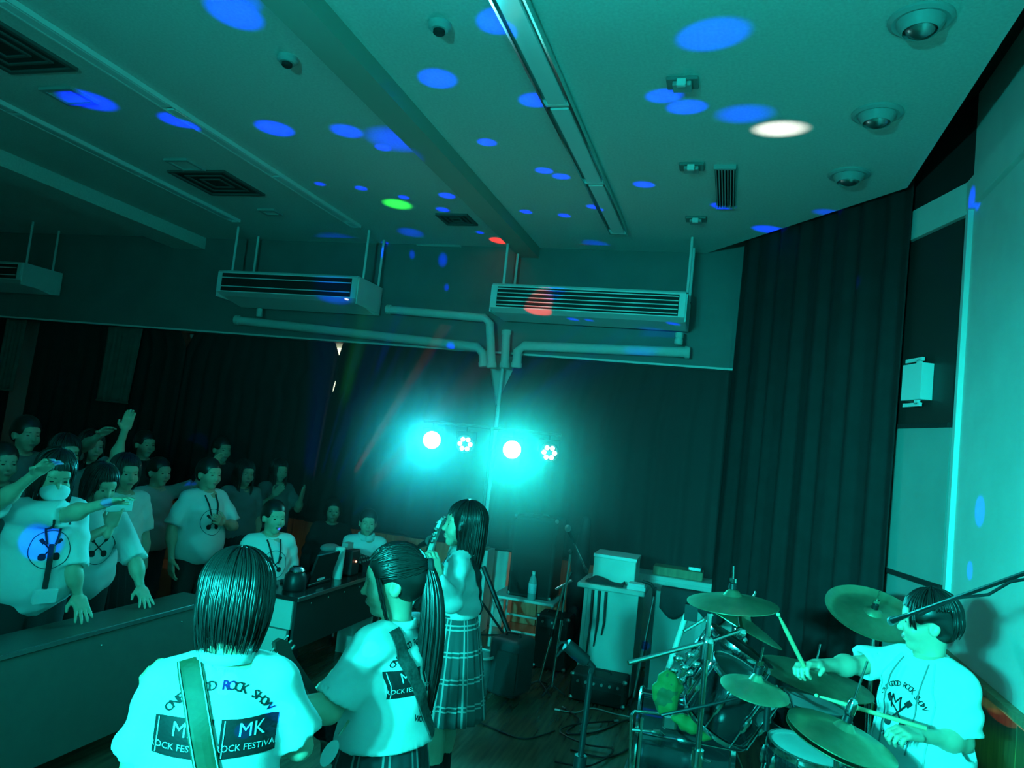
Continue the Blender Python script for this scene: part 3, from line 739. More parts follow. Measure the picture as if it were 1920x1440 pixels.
class Person:
    """local frame: +y forward, +x the person's right, z up; 1.58 m tall at scale 1"""
    def __init__(self, label, x, y, yaw, scale=1.0, z=0.0, lean=(0, 0, 0), head=(0, 0, 0), pose=None, hair='short', top='tee', bottom='skirt',
                 detail=1.0, hands=None, group=None, skin=None, name='person', wide=1.0, top_mat=None, hem=0.80, shift=(0, 0, 0), stocky=1.0, slv=.86):
        self.sc = scale; self.base = np.array([x, y, z]); self.Rz = rotz(yaw); self.detail = detail
        U = rotz(lean[2]) @ rotx(-lean[0]) @ roty(lean[1]); self.U = U
        J = {k: np.array(v, float) for k, v in DEF.items()}
        pv = J['pelvis'].copy()
        for k in ('chest', 'neck', 'head', 'lsh', 'rsh', 'lelb', 'relb', 'lwri', 'rwri'):
            J[k] = pv + U @ (J[k] - pv)
        for k, v in (pose or {}).items(): J[k] = np.array(v, float)
        sh = np.array(shift, float)
        if np.any(sh):
            for k in J:
                if k not in ('lank', 'rank', 'lkne', 'rkne'): J[k] = J[k] + sh
        self.J = {k: self.w(v) for k, v in J.items()}
        self.Hm = self.Rz @ U @ rotz(head[0]) @ rotx(-head[1]) @ roty(head[2])
        self.Um = self.Rz @ U
        self.root = thing(name, label, 'person', self.base, group)
        self.hands = hands or {}
        self.stocky = stocky; self.slv = slv; self.top = top; self.bottom = bottom; self.hem = hem
        self.body(); self.face()
        tm = top_mat or M_SHIRT
        self.make_top(tm); self.make_bottom()
        self.make_hair(hair)
    def w(self, p): return self.base + self.Rz @ (np.array(p, float) * self.sc)
    def hw(self, p): return self.J['head'] + self.Hm @ (np.array(p, float) * self.sc)
    def uw(self, p):
        """point in torso frame, relative to the chest joint"""
        return self.J['chest'] + self.Um @ (np.array(p, float) * self.sc)
    def torso(self, s, inf=0.0, k=.06):
        J, sc, U, st = self.J, self.sc, self.Um, self.stocky
        up = unit(J['chest'] - J['pelvis'])
        s.ell(J['pelvis'] + up * .0, np.array([.150 * st + inf, .112 * st + inf, .12 + inf * .5]) * sc, U, k)
        s.ell(J['pelvis'] * .55 + J['chest'] * .45, np.array([.120 * st + inf, .092 * st + inf, .15]) * sc, U, k)
        s.ell(J['chest'] - up * .01 * sc, np.array([.138 * st + inf, .104 * st + inf, .16]) * sc, U, k)
        s.cone(J['lsh'] * .86 + J['rsh'] * .14, J['rsh'] * .86 + J['lsh'] * .14, (.052 + inf * .7) * sc, (.052 + inf * .7) * sc, k)
        s.cone(J['neck'] - up * .03 * sc, (J['lsh'] + J['neck']) * .5 - up * .0 * sc, (.046 + inf * .3) * sc, (.036 + inf * .5) * sc, k * .7)
        s.cone(J['neck'] - up * .03 * sc, (J['rsh'] + J['neck']) * .5 - up * .0 * sc, (.046 + inf * .3) * sc, (.036 + inf * .5) * sc, k * .7)
        return s
    def body(self):
        J, sc = self.J, self.sc; s = self.torso(SDF())
        for a in 'lr':
            s.cone(J[a + 'sh'], J[a + 'elb'], .046 * sc, .036 * sc, .03)
            s.cone(J[a + 'elb'], J[a + 'wri'], .036 * sc, .024 * sc, .02)
            s.ell(J[a + 'elb'] * .7 + J[a + 'wri'] * .3, np.array([.038, .038, .038]) * sc, None, .05)
            s.cone(J[a + 'hip'], J[a + 'kne'], .078 * sc * self.stocky, .050 * sc, .04)
            s.cone(J[a + 'kne'], J[a + 'ank'], .048 * sc, .033 * sc, .02)
            calf = J[a + 'kne'] * .68 + J[a + 'ank'] * .32 - self.Rz @ np.array([0, .016, 0]) * sc
            s.ell(calf, np.array([.045, .05, .10]) * sc, None, .05)
        hs = .012 if self.detail >= 1 else .017
        chunks = [s.mesh(hs * sc)]
        # head and neck
        s = SDF(); Hm = self.Hm; hw = self.hw
        s.ell(hw((0, -.012, .035)), np.array([.076, .094, .088]) * sc, Hm, .02)
        s.ell(hw((0, .022, -.030)), np.array([.059, .068, .074]) * sc, Hm, .035)
        s.ell(hw((0, .064, -.092)), np.array([.024, .022, .020]) * sc, Hm, .03)          # chin
        s.ell(hw((0, .072, .035)), np.array([.05, .018, .03]) * sc, Hm, .03)              # brow
        s.cone(hw((0, .086, .012)), hw((0, .106, -.024)), .008 * sc, .0125 * sc, .016)    # nose
        for sx in (-1, 1):
            s.ell(hw((sx * .031, .092, .006)), np.array([.018, .012, .011]) * sc, Hm, .014, '-')
            s.ell(hw((sx * .031, .078, .004)), np.array([.014, .010, .010]) * sc, Hm, .004)
            s.ell(hw((sx * .036, .062, -.03)), np.array([.026, .026, .026]) * sc, Hm, .03)
            s.ell(hw((sx * .077, -.010, -.008)), np.array([.010, .022, .034]) * sc, Hm @ rotx(.25), .008)
            s.ell(hw((sx * .086, -.006, -.004)), np.array([.006, .012, .020]) * sc, Hm @ rotx(.25), .006, '-')
        s.ell(hw((0, .089, -.053)), np.array([.021, .012, .0065]) * sc, Hm, .008)
        s.ell(hw((0, .087, -.066)), np.array([.018, .012, .0075]) * sc, Hm, .008)
        s.cone(hw((0, .101, -.0595)) - Hm @ np.array([.02, 0, 0]) * sc, hw((0.02, .101, -.0595)), .0028 * sc, .0028 * sc, .003, '-')
        s.cone(J['neck'] - self.Um @ np.array([0, 0, .07]) * sc, hw((0, -.018, -.06)), .050 * sc, .047 * sc, .03)
        chunks.append(s.mesh((.006 if self.detail >= 1 else .010) * sc))
        for a, sd in (('l', -1), ('r', 1)):
            hd = self.hands.get(a, {})
            if hd is None: continue
            d = unit(J[a + 'wri'] - J[a + 'elb']); d = unit(self.Rz @ np.array(hd['dir'], float)) if 'dir' in hd else d
            nrm = self.Rz @ np.array(hd.get('palm', (-sd, .1, 0)), float)
            s = hand_sdf(SDF(), J[a + 'wri'], d, nrm, 1 if hd.get('flip', sd > 0) else -1, hd.get('curl', .35), sc, hd.get('spread', 0))
            chunks.append(s.mesh((.0045 if self.detail >= 1 else .007) * sc))
        np_mesh('body', chunks, M_SKIN, self.root)
    def face(self):
        sc, Hm = self.sc, self.Hm
        for sx in (-1, 1):
            V, Q = SDF().ell(self.hw((sx * .031, .0855, .004)), np.array([.0115, .0045, .0048]) * sc, Hm, .001).mesh(.002 * sc)
            np_mesh('eye', [(V, Q)], M_EYE, self.root)
            V, Q = SDF().cone(self.hw((sx * .016, .0905, .026)), self.hw((sx * .048, .080, .027)), .0035 * sc, .0025 * sc, .001).mesh(.0025 * sc)
            np_mesh('eyebrow', [(V, Q)], M_HAIR, self.root)
        V, Q = SDF().ell(self.hw((0, .0945, -.0585)), np.array([.019, .008, .0085]) * sc, Hm, .001).mesh(.0025 * sc)
        np_mesh('lips', [(V, Q)], M_LIP, self.root)
    def make_top(self, tm):
        J, sc, hz = self.J, self.sc, (.010 if self.detail >= 1 else .013)
        s = SDF(); long_ = self.top in ('blouse', 'hoodie'); up = unit(J['chest'] - J['pelvis'])
        loose = .020
        self.torso(s, loose, .04)
        if self.top == 'blouse':
            s.ell(J['pelvis'] + up * .135 * sc, np.array([.158, .128, .075]) * sc, self.Um, .06)
        else:
            s.ell(J['pelvis'] + up * .04 * sc, np.array([.172 * self.stocky, .138 * self.stocky, .25]) * sc, self.Um, .08)
        for a in 'lr':
            if long_:
                s.cone(J[a + 'sh'], J[a + 'elb'], .058 * sc, .056 * sc, .03)
                e = J[a + 'elb'] + (J[a + 'wri'] - J[a + 'elb']) * .86
                s.cone(J[a + 'elb'], e, .057 * sc, .046 * sc, .02)
                s.cone(e, J[a + 'elb'] + (J[a + 'wri'] - J[a + 'elb']) * .97, .034 * sc, .034 * sc, .02, cut1=True)
            else:
                e = J[a + 'sh'] + (J[a + 'elb'] - J[a + 'sh']) * self.slv
                s.cone(J[a + 'sh'], e, .058 * sc, .074 * sc, .03, cut1=True)
        amp = .0045 * (1 if self.top == 'tee' else 1.3)
        c0 = J['chest']; ph = random.random() * 6
        R_ = self.Um
        def folds(x, y, z):
            px, py, pz = x - c0[0], y - c0[1], z - c0[2]
            u = R_[0, 0] * px + R_[1, 0] * py + R_[2, 0] * pz; v = R_[0, 1] * px + R_[1, 1] * py + R_[2, 1] * pz; q = R_[0, 2] * px + R_[1, 2] * py + R_[2, 2] * pz
            f = np.sin(26 * u + 9 * np.sin(6 * q + ph) + 14 * v) * np.sin(17 * q - 9 * u + ph) + .6 * np.sin(38 * (u * .6 + q * .5 + v) + 5 * np.sin(9 * q))
            return amp * f
        s.warp(folds)
        if self.top == 'blouse': s.half(J['pelvis'] + up * .085 * sc, -up)
        else: s.half(J['pelvis'] + up * (self.hem - .90) * sc, -up)
        # sleeve openings, neckline and hem are hollow
        for a in 'lr':
            if not long_ and self.detail >= 1:
                d = unit(J[a + 'elb'] - J[a + 'sh']); e = J[a + 'sh'] + (J[a + 'elb'] - J[a + 'sh']) * self.slv
                s.cone(e - d * .05 * sc, e + d * .05 * sc, .049 * sc, .056 * sc, .006, '-')
        nk = J['neck']
        s.cone(nk - up * .015 * sc, self.hw((0, -.015, -.02)), .056 * sc, .085 * sc, .01, '-')
        if self.top != 'blouse' and self.detail >= 1:
            e = J['pelvis'] + up * (self.hem - .90) * sc
            s.cone(e - up * .05 * sc, e + up * .03 * sc, .125 * sc * self.stocky, .115 * sc * self.stocky, .006, '-')
        self.top_mesh = s.mesh(hz * sc)
        self.shirt = np_mesh('shirt', [self.top_mesh], tm, self.root)
        # collar
        cm = MB(); n = 28
        if self.top in ('blouse', 'collar'):
            rows = [(.060, .004), (.062, .045), (.074, .038), (.086, -.008)]
        else:
            rows = [(.063, -.012), (.060, .012), (.066, .014), (.070, -.012)]
        P = np.zeros((len(rows), n + 1, 3))
        cdir = unit(self.hw((0, -.018, -.06)) - nk)
        for i, (r, hgt) in enumerate(rows):
            for j in range(n + 1):
                a = 2 * math.pi * j / n
                yy = math.cos(a)
                drop = -.022 * max(0, yy) if self.top not in ('blouse', 'collar') else -.018 * max(0, yy)
                P[i, j] = nk + self.Um @ (np.array([math.sin(a) * r * 1.02, yy * r * 1.06, hgt + drop]) * sc) + cdir * .005
        cm.grid(P).build('collar', tm, self.shirt, 'all', .004)
    def make_bottom(self):
        J, sc = self.J, self.sc
        if self.bottom in ('skirt', 'darkskirt', 'blackskirt'):
            n, rows = 96, 14
            P = np.zeros((rows + 1, n + 1, 3)); uv = []
            top = J['pelvis'] + np.array([0, 0, .115]) * sc; ln = .55 * sc
            for i in range(rows + 1):
                t = i / rows
                for j in range(n + 1):
                    a = 2 * math.pi * j / n; saw = (j % 4) / 4.0
                    pr = 1 + (.11 * t + .01) * (saw - .4)
                    rx = (.138 + .085 * t ** .75) * pr * sc; ry = (.112 + .105 * t ** .75) * pr * sc
                    if t < .12: rx, ry = rx * .99, ry * .99
                    p = top + self.Rz @ np.array([math.cos(a) * rx, math.sin(a) * ry, -ln * t])
                    P[i, j] = p; uv.append((j / n, t))
            m_ = {'skirt': M_PLAID, 'darkskirt': M_PLAIDD, 'blackskirt': M_DKCLOTH}[self.bottom]
            MB().grid(P).build('skirt', m_, self.root, True, .004, uv=uv)
            wb = MB()
            ring = [top + self.Rz @ np.array([math.cos(a) * .141 * sc, math.sin(a) * .115 * sc, -.012]) for a in np.linspace(0, 2 * math.pi, 33)]
            wb.tube(ring, .014 * sc, 6).build('waistband', m_, self.root, True)
        else:
            s = SDF(); m_ = M_DKCLOTH
            s.ell(J['pelvis'], np.array([.162, .128, .13]) * sc * self.stocky, self.Um, .05)
            for a in 'lr':
                s.cone(J[a + 'hip'], J[a + 'kne'], .090 * sc * self.stocky, .068 * sc, .04)
                s.cone(J[a + 'kne'], J[a + 'ank'] + np.array([0, 0, .02]), .066 * sc, .056 * sc, .03, cut1=True)
            np_mesh('trousers', [s.mesh(.016 * sc)], m_, self.root)
        fw = self.Rz @ np.array([0, 1.0, 0])
        for a in 'lr':
            an = J[a + 'ank']
            if self.bottom != 'trousers':
                s = SDF().cone(J[a + 'kne'] * .45 + an * .55, an, .046 * sc, .037 * sc, .02, cut0=True)
                s.cone(an, an - np.array([0, 0, .045]) * sc + fw * .03, .037 * sc, .03 * sc, .02)
                np_mesh('sock', [s.mesh(.010 * sc)], M_SOCK, self.root)
            g = an * 1.0; g[2] = an[2] - .085 * sc
            s = SDF().ell(g + fw * .055 * sc + np.array([0, 0, .035]) * sc, np.array([.043, .125, .045]) * sc, self.Rz, .02)
            s.cone(g + np.array([0, 0, .05]) * sc, g + np.array([0, 0, .085]) * sc, .042 * sc, .042 * sc, .03)
            s.half(g + np.array([0, 0, .018]) * sc, (0, 0, -1))
            sh = np_mesh('shoe', [s.mesh(.009 * sc)], M_SHOE, self.root)
            s = SDF().ell(g + fw * .055 * sc + np.array([0, 0, .012]) * sc, np.array([.046, .130, .04]) * sc, self.Rz, .01)
            s.half(g + np.array([0, 0, .020]) * sc, (0, 0, 1)); s.half(g + np.array([0, 0, .001]) * sc, (0, 0, -1))
            V, Q = s.mesh(.009 * sc); np_mesh('sole', [(V, Q)], M_SOLE, sh)
    # ------------------------------------------------------------ hair
    def make_hair(self, style):
        sc, Hm, hw = self.sc, self.Hm, self.hw
        s = SDF()
        s.ell(hw((0, -.016, .042)), np.array([.088, .105, .096]) * sc, Hm, .02)
        if style in ('bob', 'long', 'longback'):
            s.ell(hw((0, -.045, -.01)), np.array([.088, .075, .10]) * sc, Hm, .04)
            for sx in (-1, 1): s.ell(hw((sx * .076, .004, -.02)), np.array([.018, .045, .075]) * sc, Hm, .03)
        elif style == 'short':
            s.ell(hw((0, -.05, -.005)), np.array([.078, .06, .07]) * sc, Hm, .04)
        elif style == 'mop':
            s.ell(hw((0, -.045, -.005)), np.array([.086, .072, .085]) * sc, Hm, .04)
            for sx in (-1, 1): s.ell(hw((sx * .074, -.005, -.01)), np.array([.018, .035, .055]) * sc, Hm, .03)
        elif style == 'pony':
            s.ell(hw((0, -.05, .0)), np.array([.075, .06, .07]) * sc, Hm, .04)
        fz = .052 if style in ('pony',) else .036
        s.ell(hw((0, .105, -.045)), np.array([.066, .085, fz + .045]) * sc, Hm, .02, '-')
        if style in ('short', 'pony'):
            for sx in (-1, 1): s.ell(hw((sx * .085, .012, -.03)), np.array([.03, .045, .045]) * sc, Hm, .01, '-')
        chunks = [s.mesh((.007 if self.detail >= 1 else .011) * sc)]
        self.hair = np_mesh('hair', chunks, M_HAIR, self.root)
        if self.detail < 1 and style not in ('long', 'bob', 'longback'): return
        N = {1: 1.0}.get(self.detail, .35)
        self.strands(style, N)
    def strands(self, style, dens):
        sc, hw = self.sc, self.hw; b = MB(); rnd = random.Random(hash(style) % 1000 + 5)
        def E(th, ph, inf=0.0):
            return np.array([(.090 + inf) * math.sin(th) * math.sin(ph), -.016 + (.107 + inf) * math.sin(th) * math.cos(ph), .042 + (.098 + inf) * math.cos(th)])
        segs = 9
        if style in ('bob', 'long', 'longback', 'mop', 'short'):
            L = {'bob': -.118, 'long': -.30, 'longback': -.23, 'mop': -.062, 'short': -.045}[style]
            n = int({'bob': 420, 'long': 380, 'longback': 420, 'mop': 320, 'short': 240}[style] * dens)
            for i in range(n):
                p0_ = 1.15 if style == 'longback' else .62
                ph = rnd.uniform(p0_, 2 * math.pi - p0_); inf = rnd.uniform(-.002, .008)
                th_end = 1.65; pts = []
                ear = style == 'short' and abs(math.sin(ph)) > .72 and math.cos(ph) > -.55
                if ear: th_end = 1.28
                t0 = rnd.uniform(.05, .9) if rnd.random() < .6 else rnd.uniform(.05, 1.3)
                for j in range(segs):
                    th = t0 + (th_end - t0) * j / (segs - 1); pts.append(E(th, ph + .04 * math.sin(i), inf))
                front = math.cos(ph) > .2
                if ear: L_ = pts[-1][2] - .012
                else: L_ = L
                z1 = L_ + rnd.uniform(-.012, .018) + (.02 if front and style == 'bob' else 0)
                p = pts[-1]; inward = {'bob': .78, 'mop': .80, 'short': .8}.get(style, .92)
                for j in range(1, 7):
                    t = j / 6; k_ = 1 - (1 - inward) * t * t + .03 * math.sin(t * 3)
                    pts.append(np.array([p[0] * k_ + .003 * math.sin(i + 3 * t), -.02 + (p[1] + .02) * k_, p[2] + (z1 - p[2]) * t]))
                rr = [.0038 * min(1, .35 + j / 4) * (1 if j < len(pts) - 4 else max(.18, (len(pts) - 1 - j) / 4)) for j in range(len(pts))]
                b.tube([hw(q) for q in pts], [r * sc for r in rr], 5, False)
            nb = int({'bob': 60, 'long': 60, 'longback': 60, 'mop': 70, 'short': 40}[style] * max(dens, .5))
            for i in range(nb):                                    # fringe
                ph = rnd.uniform(-.75, .75); pts = []
                te = 1.28 + .12 * abs(ph) + rnd.uniform(-.05, .06) + (.12 if style in ('mop', 'longback') else 0)
                for j in range(8):
                    th = .12 + (te - .12) * j / 7; pts.append(E(th, ph * (1 + .1 * j / 7), rnd.uniform(.0, .004)))
                b.tube([hw(q) for q in pts], [.0036 * sc * (1 if j < 6 else .45) for j in range(8)], 5, False)
        if style == 'pony':
            K = np.array([0, -.122, .055])
            for i in range(int(360 * dens)):
                ph = rnd.uniform(-2.2, 2.2); th = rnd.uniform(.25, 1.15) if abs(ph) < 1.0 else rnd.uniform(.5, 1.75)
                st = E(th, ph, rnd.uniform(0, .005)); pts = []
                for j in range(9):
                    t = j / 8; q = st * (1 - t) + K * t; c = np.array([0, -.016, .042]); dv = (q - c) / np.array([.090, .107, .098])
                    q = c + dv / max(np.linalg.norm(dv), 1e-6) * np.array([.090, .107, .098]) * (1.0 + .03 * rnd.random()) if t < .93 else q
                    pts.append(q)
                b.tube([hw(q) for q in pts], [.0034 * sc] * 9, 5, False)
            kw = hw(K)
            for i in range(int(330 * dens)):                       # the tail falls straight down
                a = rnd.uniform(0, 2 * math.pi); r0 = math.sqrt(rnd.random()); ln = .52 + rnd.uniform(-.07, .04); pts = []
                back = self.Rz @ np.array([0, -1.0, 0])
                side = self.Rz @ np.array([1.0, 0, 0])
                for j in range(12):
                    t = j / 11; bulge = .020 + .034 * math.sin(min(t * 2.2, 1.57)) - .03 * t ** 3
                    bl = .05 * math.sin(min(t * 3, 1.57))
                    p = kw + back * bl * sc + np.array([0, 0, .03 * math.sin(min(t * 6, 3.14)) - ln * t]) * sc + (back * math.cos(a) + side * math.sin(a)) * bulge * r0 * sc
                    pts.append(p)
                b.tube(pts, [.0042 * sc * (1 if j < 9 else max(.2, (11 - j) / 3)) for j in range(12)], 5, False)
            for sx in (-1, 1):                                     # loose locks by the ears
                for i in range(14):
                    pts = [np.array([sx * (.078 + .004 * math.sin(t * 5 + i)), .040 + .012 * i / 14 - .03 * t + .006 * rnd.random(), .03 - .17 * t]) for t in np.linspace(0, 1, 8)]
                    b.tube([hw(q) for q in pts], [.003 * sc * (1 if j < 5 else .4) for j in range(8)], 5, False)
            tie = MB().lathe([(.020, -.012), (.026, -.006), (.026, .006), (.020, .012)], hw(K) - self.Rz @ np.array([0, .012, 0]), self.Hm @ np.array([0, 1, -.1]), 14)
            tie.build('hair_tie', M_DKCLOTH, self.hair, True)
        o = b.build('hair_strands', M_HAIR, self.hair, 'all'); o['kind'] = 'stuff'

# ------------------------------------------------------------------ printed lettering laid onto cloth
def text_geo(txt, size):
    cu = bpy.data.curves.new('tmp_text', 'FONT'); cu.body = txt; cu.size = size; cu.align_x = 'CENTER'; cu.align_y = 'CENTER'
    cu.resolution_u = 2; cu.offset = 0.0
    o = bpy.data.objects.new('tmp_text', cu); COL.objects.link(o)
    dg = bpy.context.evaluated_depsgraph_get(); dg.update()
    me = bpy.data.meshes.new_from_object(o.evaluated_get(dg))
    V = [tuple(v.co) for v in me.vertices]; F = [tuple(p.vertices) for p in me.polygons]
    bpy.data.objects.remove(o); bpy.data.curves.remove(cu); bpy.data.meshes.remove(me)
    return V, F
def decal(name, shapes, person, origin, U, Vv, N, material, lift=.0025, parent=None, cut=.02, maxdev=.085):
    """shapes: list of (verts2d, faces) in metres; projected along -N onto the person's shirt"""
    bm = bmesh.new()
    for V, F in shapes:
        vv = [bm.verts.new((p[0], p[1], 0)) for p in V]
        for f in F:
            try: bm.faces.new([vv[i] for i in f])
            except ValueError: pass
    bmesh.ops.triangulate(bm, faces=bm.faces[:])
    for _ in range(4):
        es = [e for e in bm.edges if e.calc_length() > cut]
        if not es: break
        bmesh.ops.subdivide_edges(bm, edges=es, cuts=1)
        bmesh.ops.triangulate(bm, faces=bm.faces[:])
    TV, TQ = person.top_mesh
    tree = BVHTree.FromPolygons([tuple(q) for q in TV], [tuple(q) for q in TQ.tolist()])
    origin, U, Vv, N = (np.array(q, float) for q in (origin, U, Vv, N))
    dep = []; far_ = []
    for v in bm.verts:
        p = origin + U * v.co.x + Vv * v.co.y
        hit = tree.ray_cast(Vector(p + N * .4), Vector(-N), 1.0)
        v.co = (hit[0] + Vector(N) * lift) if hit[0] is not None else Vector(p)
        dep.append((v, (v.co - Vector(origin)).dot(Vector(N)) if hit[0] is not None else 9))
    md_ = float(np.median([q[1] for q in dep]))
    bmesh.ops.delete(bm, geom=[q[0] for q in dep if abs(q[1] - md_) > maxdev], context='VERTS')
    off = np.array(person.root.location)
    for v in bm.verts: v.co -= Vector(off)
    me = bpy.data.meshes.new(name); bm.to_mesh(me); bm.free(); me.materials.append(material)
    o = bpy.data.objects.new(name, me); COL.objects.link(o); o.parent = parent or person.shirt
    return o
def rect(x0, y0, x1, y1): return ([(x0, y0), (x1, y0), (x1, y1), (x0, y1)], [(0, 1, 2, 3)])
def shift2(g, dx, dy, rot=0, sc=1): 
    c, s = math.cos(rot), math.sin(rot)
    return ([(c * x * sc - s * y * sc + dx, s * x * sc + c * y * sc + dy) for x, y, *_ in g[0]], g[1])
def arc_text(txt, size, R_, a0, da, up=True):
    """letters set on a circle of radius R_, starting at angle a0 (from the top, clockwise)"""
    out = []
    for i, ch in enumerate(txt):
        if ch == ' ': continue
        a = a0 + da * i
        g = text_geo(ch, size)
        for e in (-.022, .022): out.append(shift2(shift2(g, e * size, e * size * .6), R_ * math.sin(a), R_ * math.cos(a), -a if up else -a + math.pi))
    return out
# ================================================================== the people
def tolocal(p, base, yaw, sc): return rotz(-yaw) @ (np.array(p) - np.array(base)) / sc
def at_head(px, py, d, yaw, z=0.0, lean=(0, 0, 0), shift=(0, 0, 0), scale=None):
    """base position and scale of a person whose crown is seen at (px, py) at view distance d"""
    top = aD(px, py, d)
    pv = np.array(DEF['pelvis']); U = rotz(lean[2]) @ rotx(-lean[0]) @ roty(lean[1])
    hl = pv + U @ (np.array(DEF['head']) + np.array([0, -.01, .138]) - pv) + np.array(shift)
    sc = scale or (top[2] - z) / hl[2]
    o = rotz(yaw) @ (hl * sc)
    return top[0] - o[0], top[1] - o[1], sc
D2R = math.pi / 180

# ---- bass player with her back to us
yaw = 35 * D2R
x, y, sc = at_head(452, 1030, 2.0, yaw, lean=(.06, 0, 0))
g1 = Person('girl with glossy black bob and printed white shirt, seen from behind with a strap', x, y, yaw, sc, lean=(.06, 0, 0), head=(.12, .12, .03),
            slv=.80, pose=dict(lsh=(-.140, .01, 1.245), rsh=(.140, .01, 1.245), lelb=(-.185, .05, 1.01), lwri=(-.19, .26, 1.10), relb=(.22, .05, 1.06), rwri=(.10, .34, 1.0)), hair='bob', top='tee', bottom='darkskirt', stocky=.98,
            hands={'l': dict(curl=.8, palm=(.6, -.3, .6)), 'r': dict(curl=.3, palm=(0, -1, 0), dir=(-.6, .12, -.6))})
# ---- bass / guitar player in profile with ponytail
yaw = 82 * D2R
x, y, sc = at_head(748, 1019, 2.58, yaw, lean=(.06, 0, 0)); b2 = (x, y, 0)
tl = lambda p: tolocal(p, b2, 82 * D2R, sc)
lel, lwr = tl(aD(620, 1332, 2.34)), tl(aD(545, 1320, 2.28))
rel, rwr = (.24, .05, 1.07), (.10, .34, 1.0)
g2 = Person('girl with long black ponytail in profile wearing printed white shirt and plaid skirt', x, y, yaw, sc, lean=(.06, 0, 0), head=(.52, .10, 0),
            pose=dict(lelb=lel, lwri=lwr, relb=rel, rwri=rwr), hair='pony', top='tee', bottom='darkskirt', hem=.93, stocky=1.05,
            hands={'l': dict(curl=.7, palm=(0, .5, .8)), 'r': dict(curl=.3, palm=(0, -1, 0), dir=(-.6, .12, -.6))})
# ---- singing guitarist
yaw = 100 * D2R
x, y, sc = at_head(878, 939, 4.05, yaw); b3 = (x, y, 0); sc3 = sc
tl = lambda p: tolocal(p, b3, 100 * D2R, sc3)
g3 = Person('singing girl with long black hair, white blouse and grey plaid pleated skirt', x, y, yaw, sc, head=(.30, -.02, 0),
            pose=dict(lelb=tl(aD(846, 1128, 3.72)), lwri=tl(aD(818, 1086, 3.60)), relb=(.24, .05, 1.07), rwri=(.10, .34, 1.0), lkne=(-.085, .05, .46)),
            hair='longback', top='blouse', bottom='skirt', hands={'l': dict(curl=.75, palm=(.5, .6, .2), dir=(.1, .3, 1)), 'r': dict(curl=.3, palm=(0, -1, 0), dir=(-.6, .12, -.6))})
# ---- drummer
yaw = 128 * D2R; RISER = 0.20
x, y, sc = at_head(1748, 1104, 3.12, yaw, z=RISER, shift=(0, 0, -.30), scale=1.02); b4 = (x, y, RISER); sc4 = sc
tl = lambda p: tolocal(p, b4, 128 * D2R, sc4)
sh4 = np.array([0, 0, .30])
g4 = Person('drummer in white printed hoodie sitting behind the drum kit, one arm stretched out', x, y, yaw, sc, z=RISER, head=(-.72, .10, 0), shift=(0, 0, -.30), stocky=1.12,
            pose=dict(relb=tl(aD(1606, 1248, 3.22)) + sh4, rwri=tl(aD(1530, 1247, 3.04)) + sh4, lelb=tl(aD(1806, 1392, 2.94)) + sh4, lwri=tl(aD(1722, 1378, 2.84)) + sh4,
                      lkne=(-.27, .32, .52), rkne=(.27, .32, .52), lank=(-.27, .34, .085), rank=(.27, .40, .085)),
            hair='short', top='tee', bottom='trousers', hem=.86, hands={'r': dict(curl=.95, palm=(-.2, -.3, -.8)), 'l': dict(curl=.9, palm=(.2, 0, -1))})

# ---- the crowd behind the tables
CROWD = 'crowd behind the long tables'
def fan(label, px, py, d, yaw, **k):
    wp = k.pop('wp', {})
    yaw *= D2R; lean = k.pop('lean', (.05, 0, 0)); shift = k.get('shift', (0, 0, 0)); scale = k.pop('scale', None)
    x, y, sc = at_head(px, py, d, yaw, lean=lean, shift=shift, scale=scale)
    xm = k.pop('xmax', None)
    if xm is not None: x = min(x, xm)
    k['pose'] = dict(k.get('pose') or {}, **{j: tolocal(aD(*q), (x, y, 0), yaw, sc) for j, q in wp.items()})
    return Person(label, x, y, yaw, sc, lean=lean, detail=.5, **k)
FAR_H = {'l': None, 'r': None}
fanA = fan('girl in white face mask and white printed shirt with a dark lanyard, leaning on table', 112, 842, 3.95, -112, lean=(.16, 0, 0), head=(-.1, .15, 0), hair='long', bottom='trousers', stocky=1.12, hem=.74,
     slv=.97, wp=dict(lelb=(136, 1066, 3.98), lwri=(146, 1117, 4.02), relb=(122, 966, 3.82), rwri=(196, 944, 3.74)), hands={'l': dict(dir=(0, .75, -.55), palm=(0, -.4, -.9), curl=.15, spread=.4), 'r': dict(curl=.2, palm=(0, 0, -1))})
fan0 = fan('person in white shirt raising an arm beside the masked girl', -118, 850, 3.74, -104, hair='short', bottom='trousers', stocky=1.1, slv=.97,
     pose=dict(relb=(.24, .0, 1.0), rwri=(.24, .2, .9)), wp=dict(lelb=(-4, 944, 3.66), lwri=(66, 888, 3.60)), hands={'l': dict(curl=.3, palm=(0, .7, -.6), spread=.6), 'r': None})
fanB = fan('girl in white printed shirt holding up a phone, one hand flat on table', 196, 868, 4.50, -108, lean=(.14, 0, 0), head=(.1, .22, 0), hair='bob', bottom='trousers', stocky=1.08, hem=.74,
     slv=.97, pose=dict(relb=(.22, .20, 1.08), rwri=(.06, .38, 1.24)), wp=dict(lelb=(254, 1054, 4.50), lwri=(264, 1101, 4.46)), hands={'l': dict(dir=(.1, .8, -.5), palm=(0, -.4, -.9), curl=.1, spread=.5), 'r': dict(curl=.7, palm=(-.6, -.6, 0), dir=(-.1, .2, 1))})
fan('girl with dark hair behind the phone girl, face half in shadow', 240, 850, 5.10, -112, hair='bob', bottom='blackskirt', hands=FAR_H)
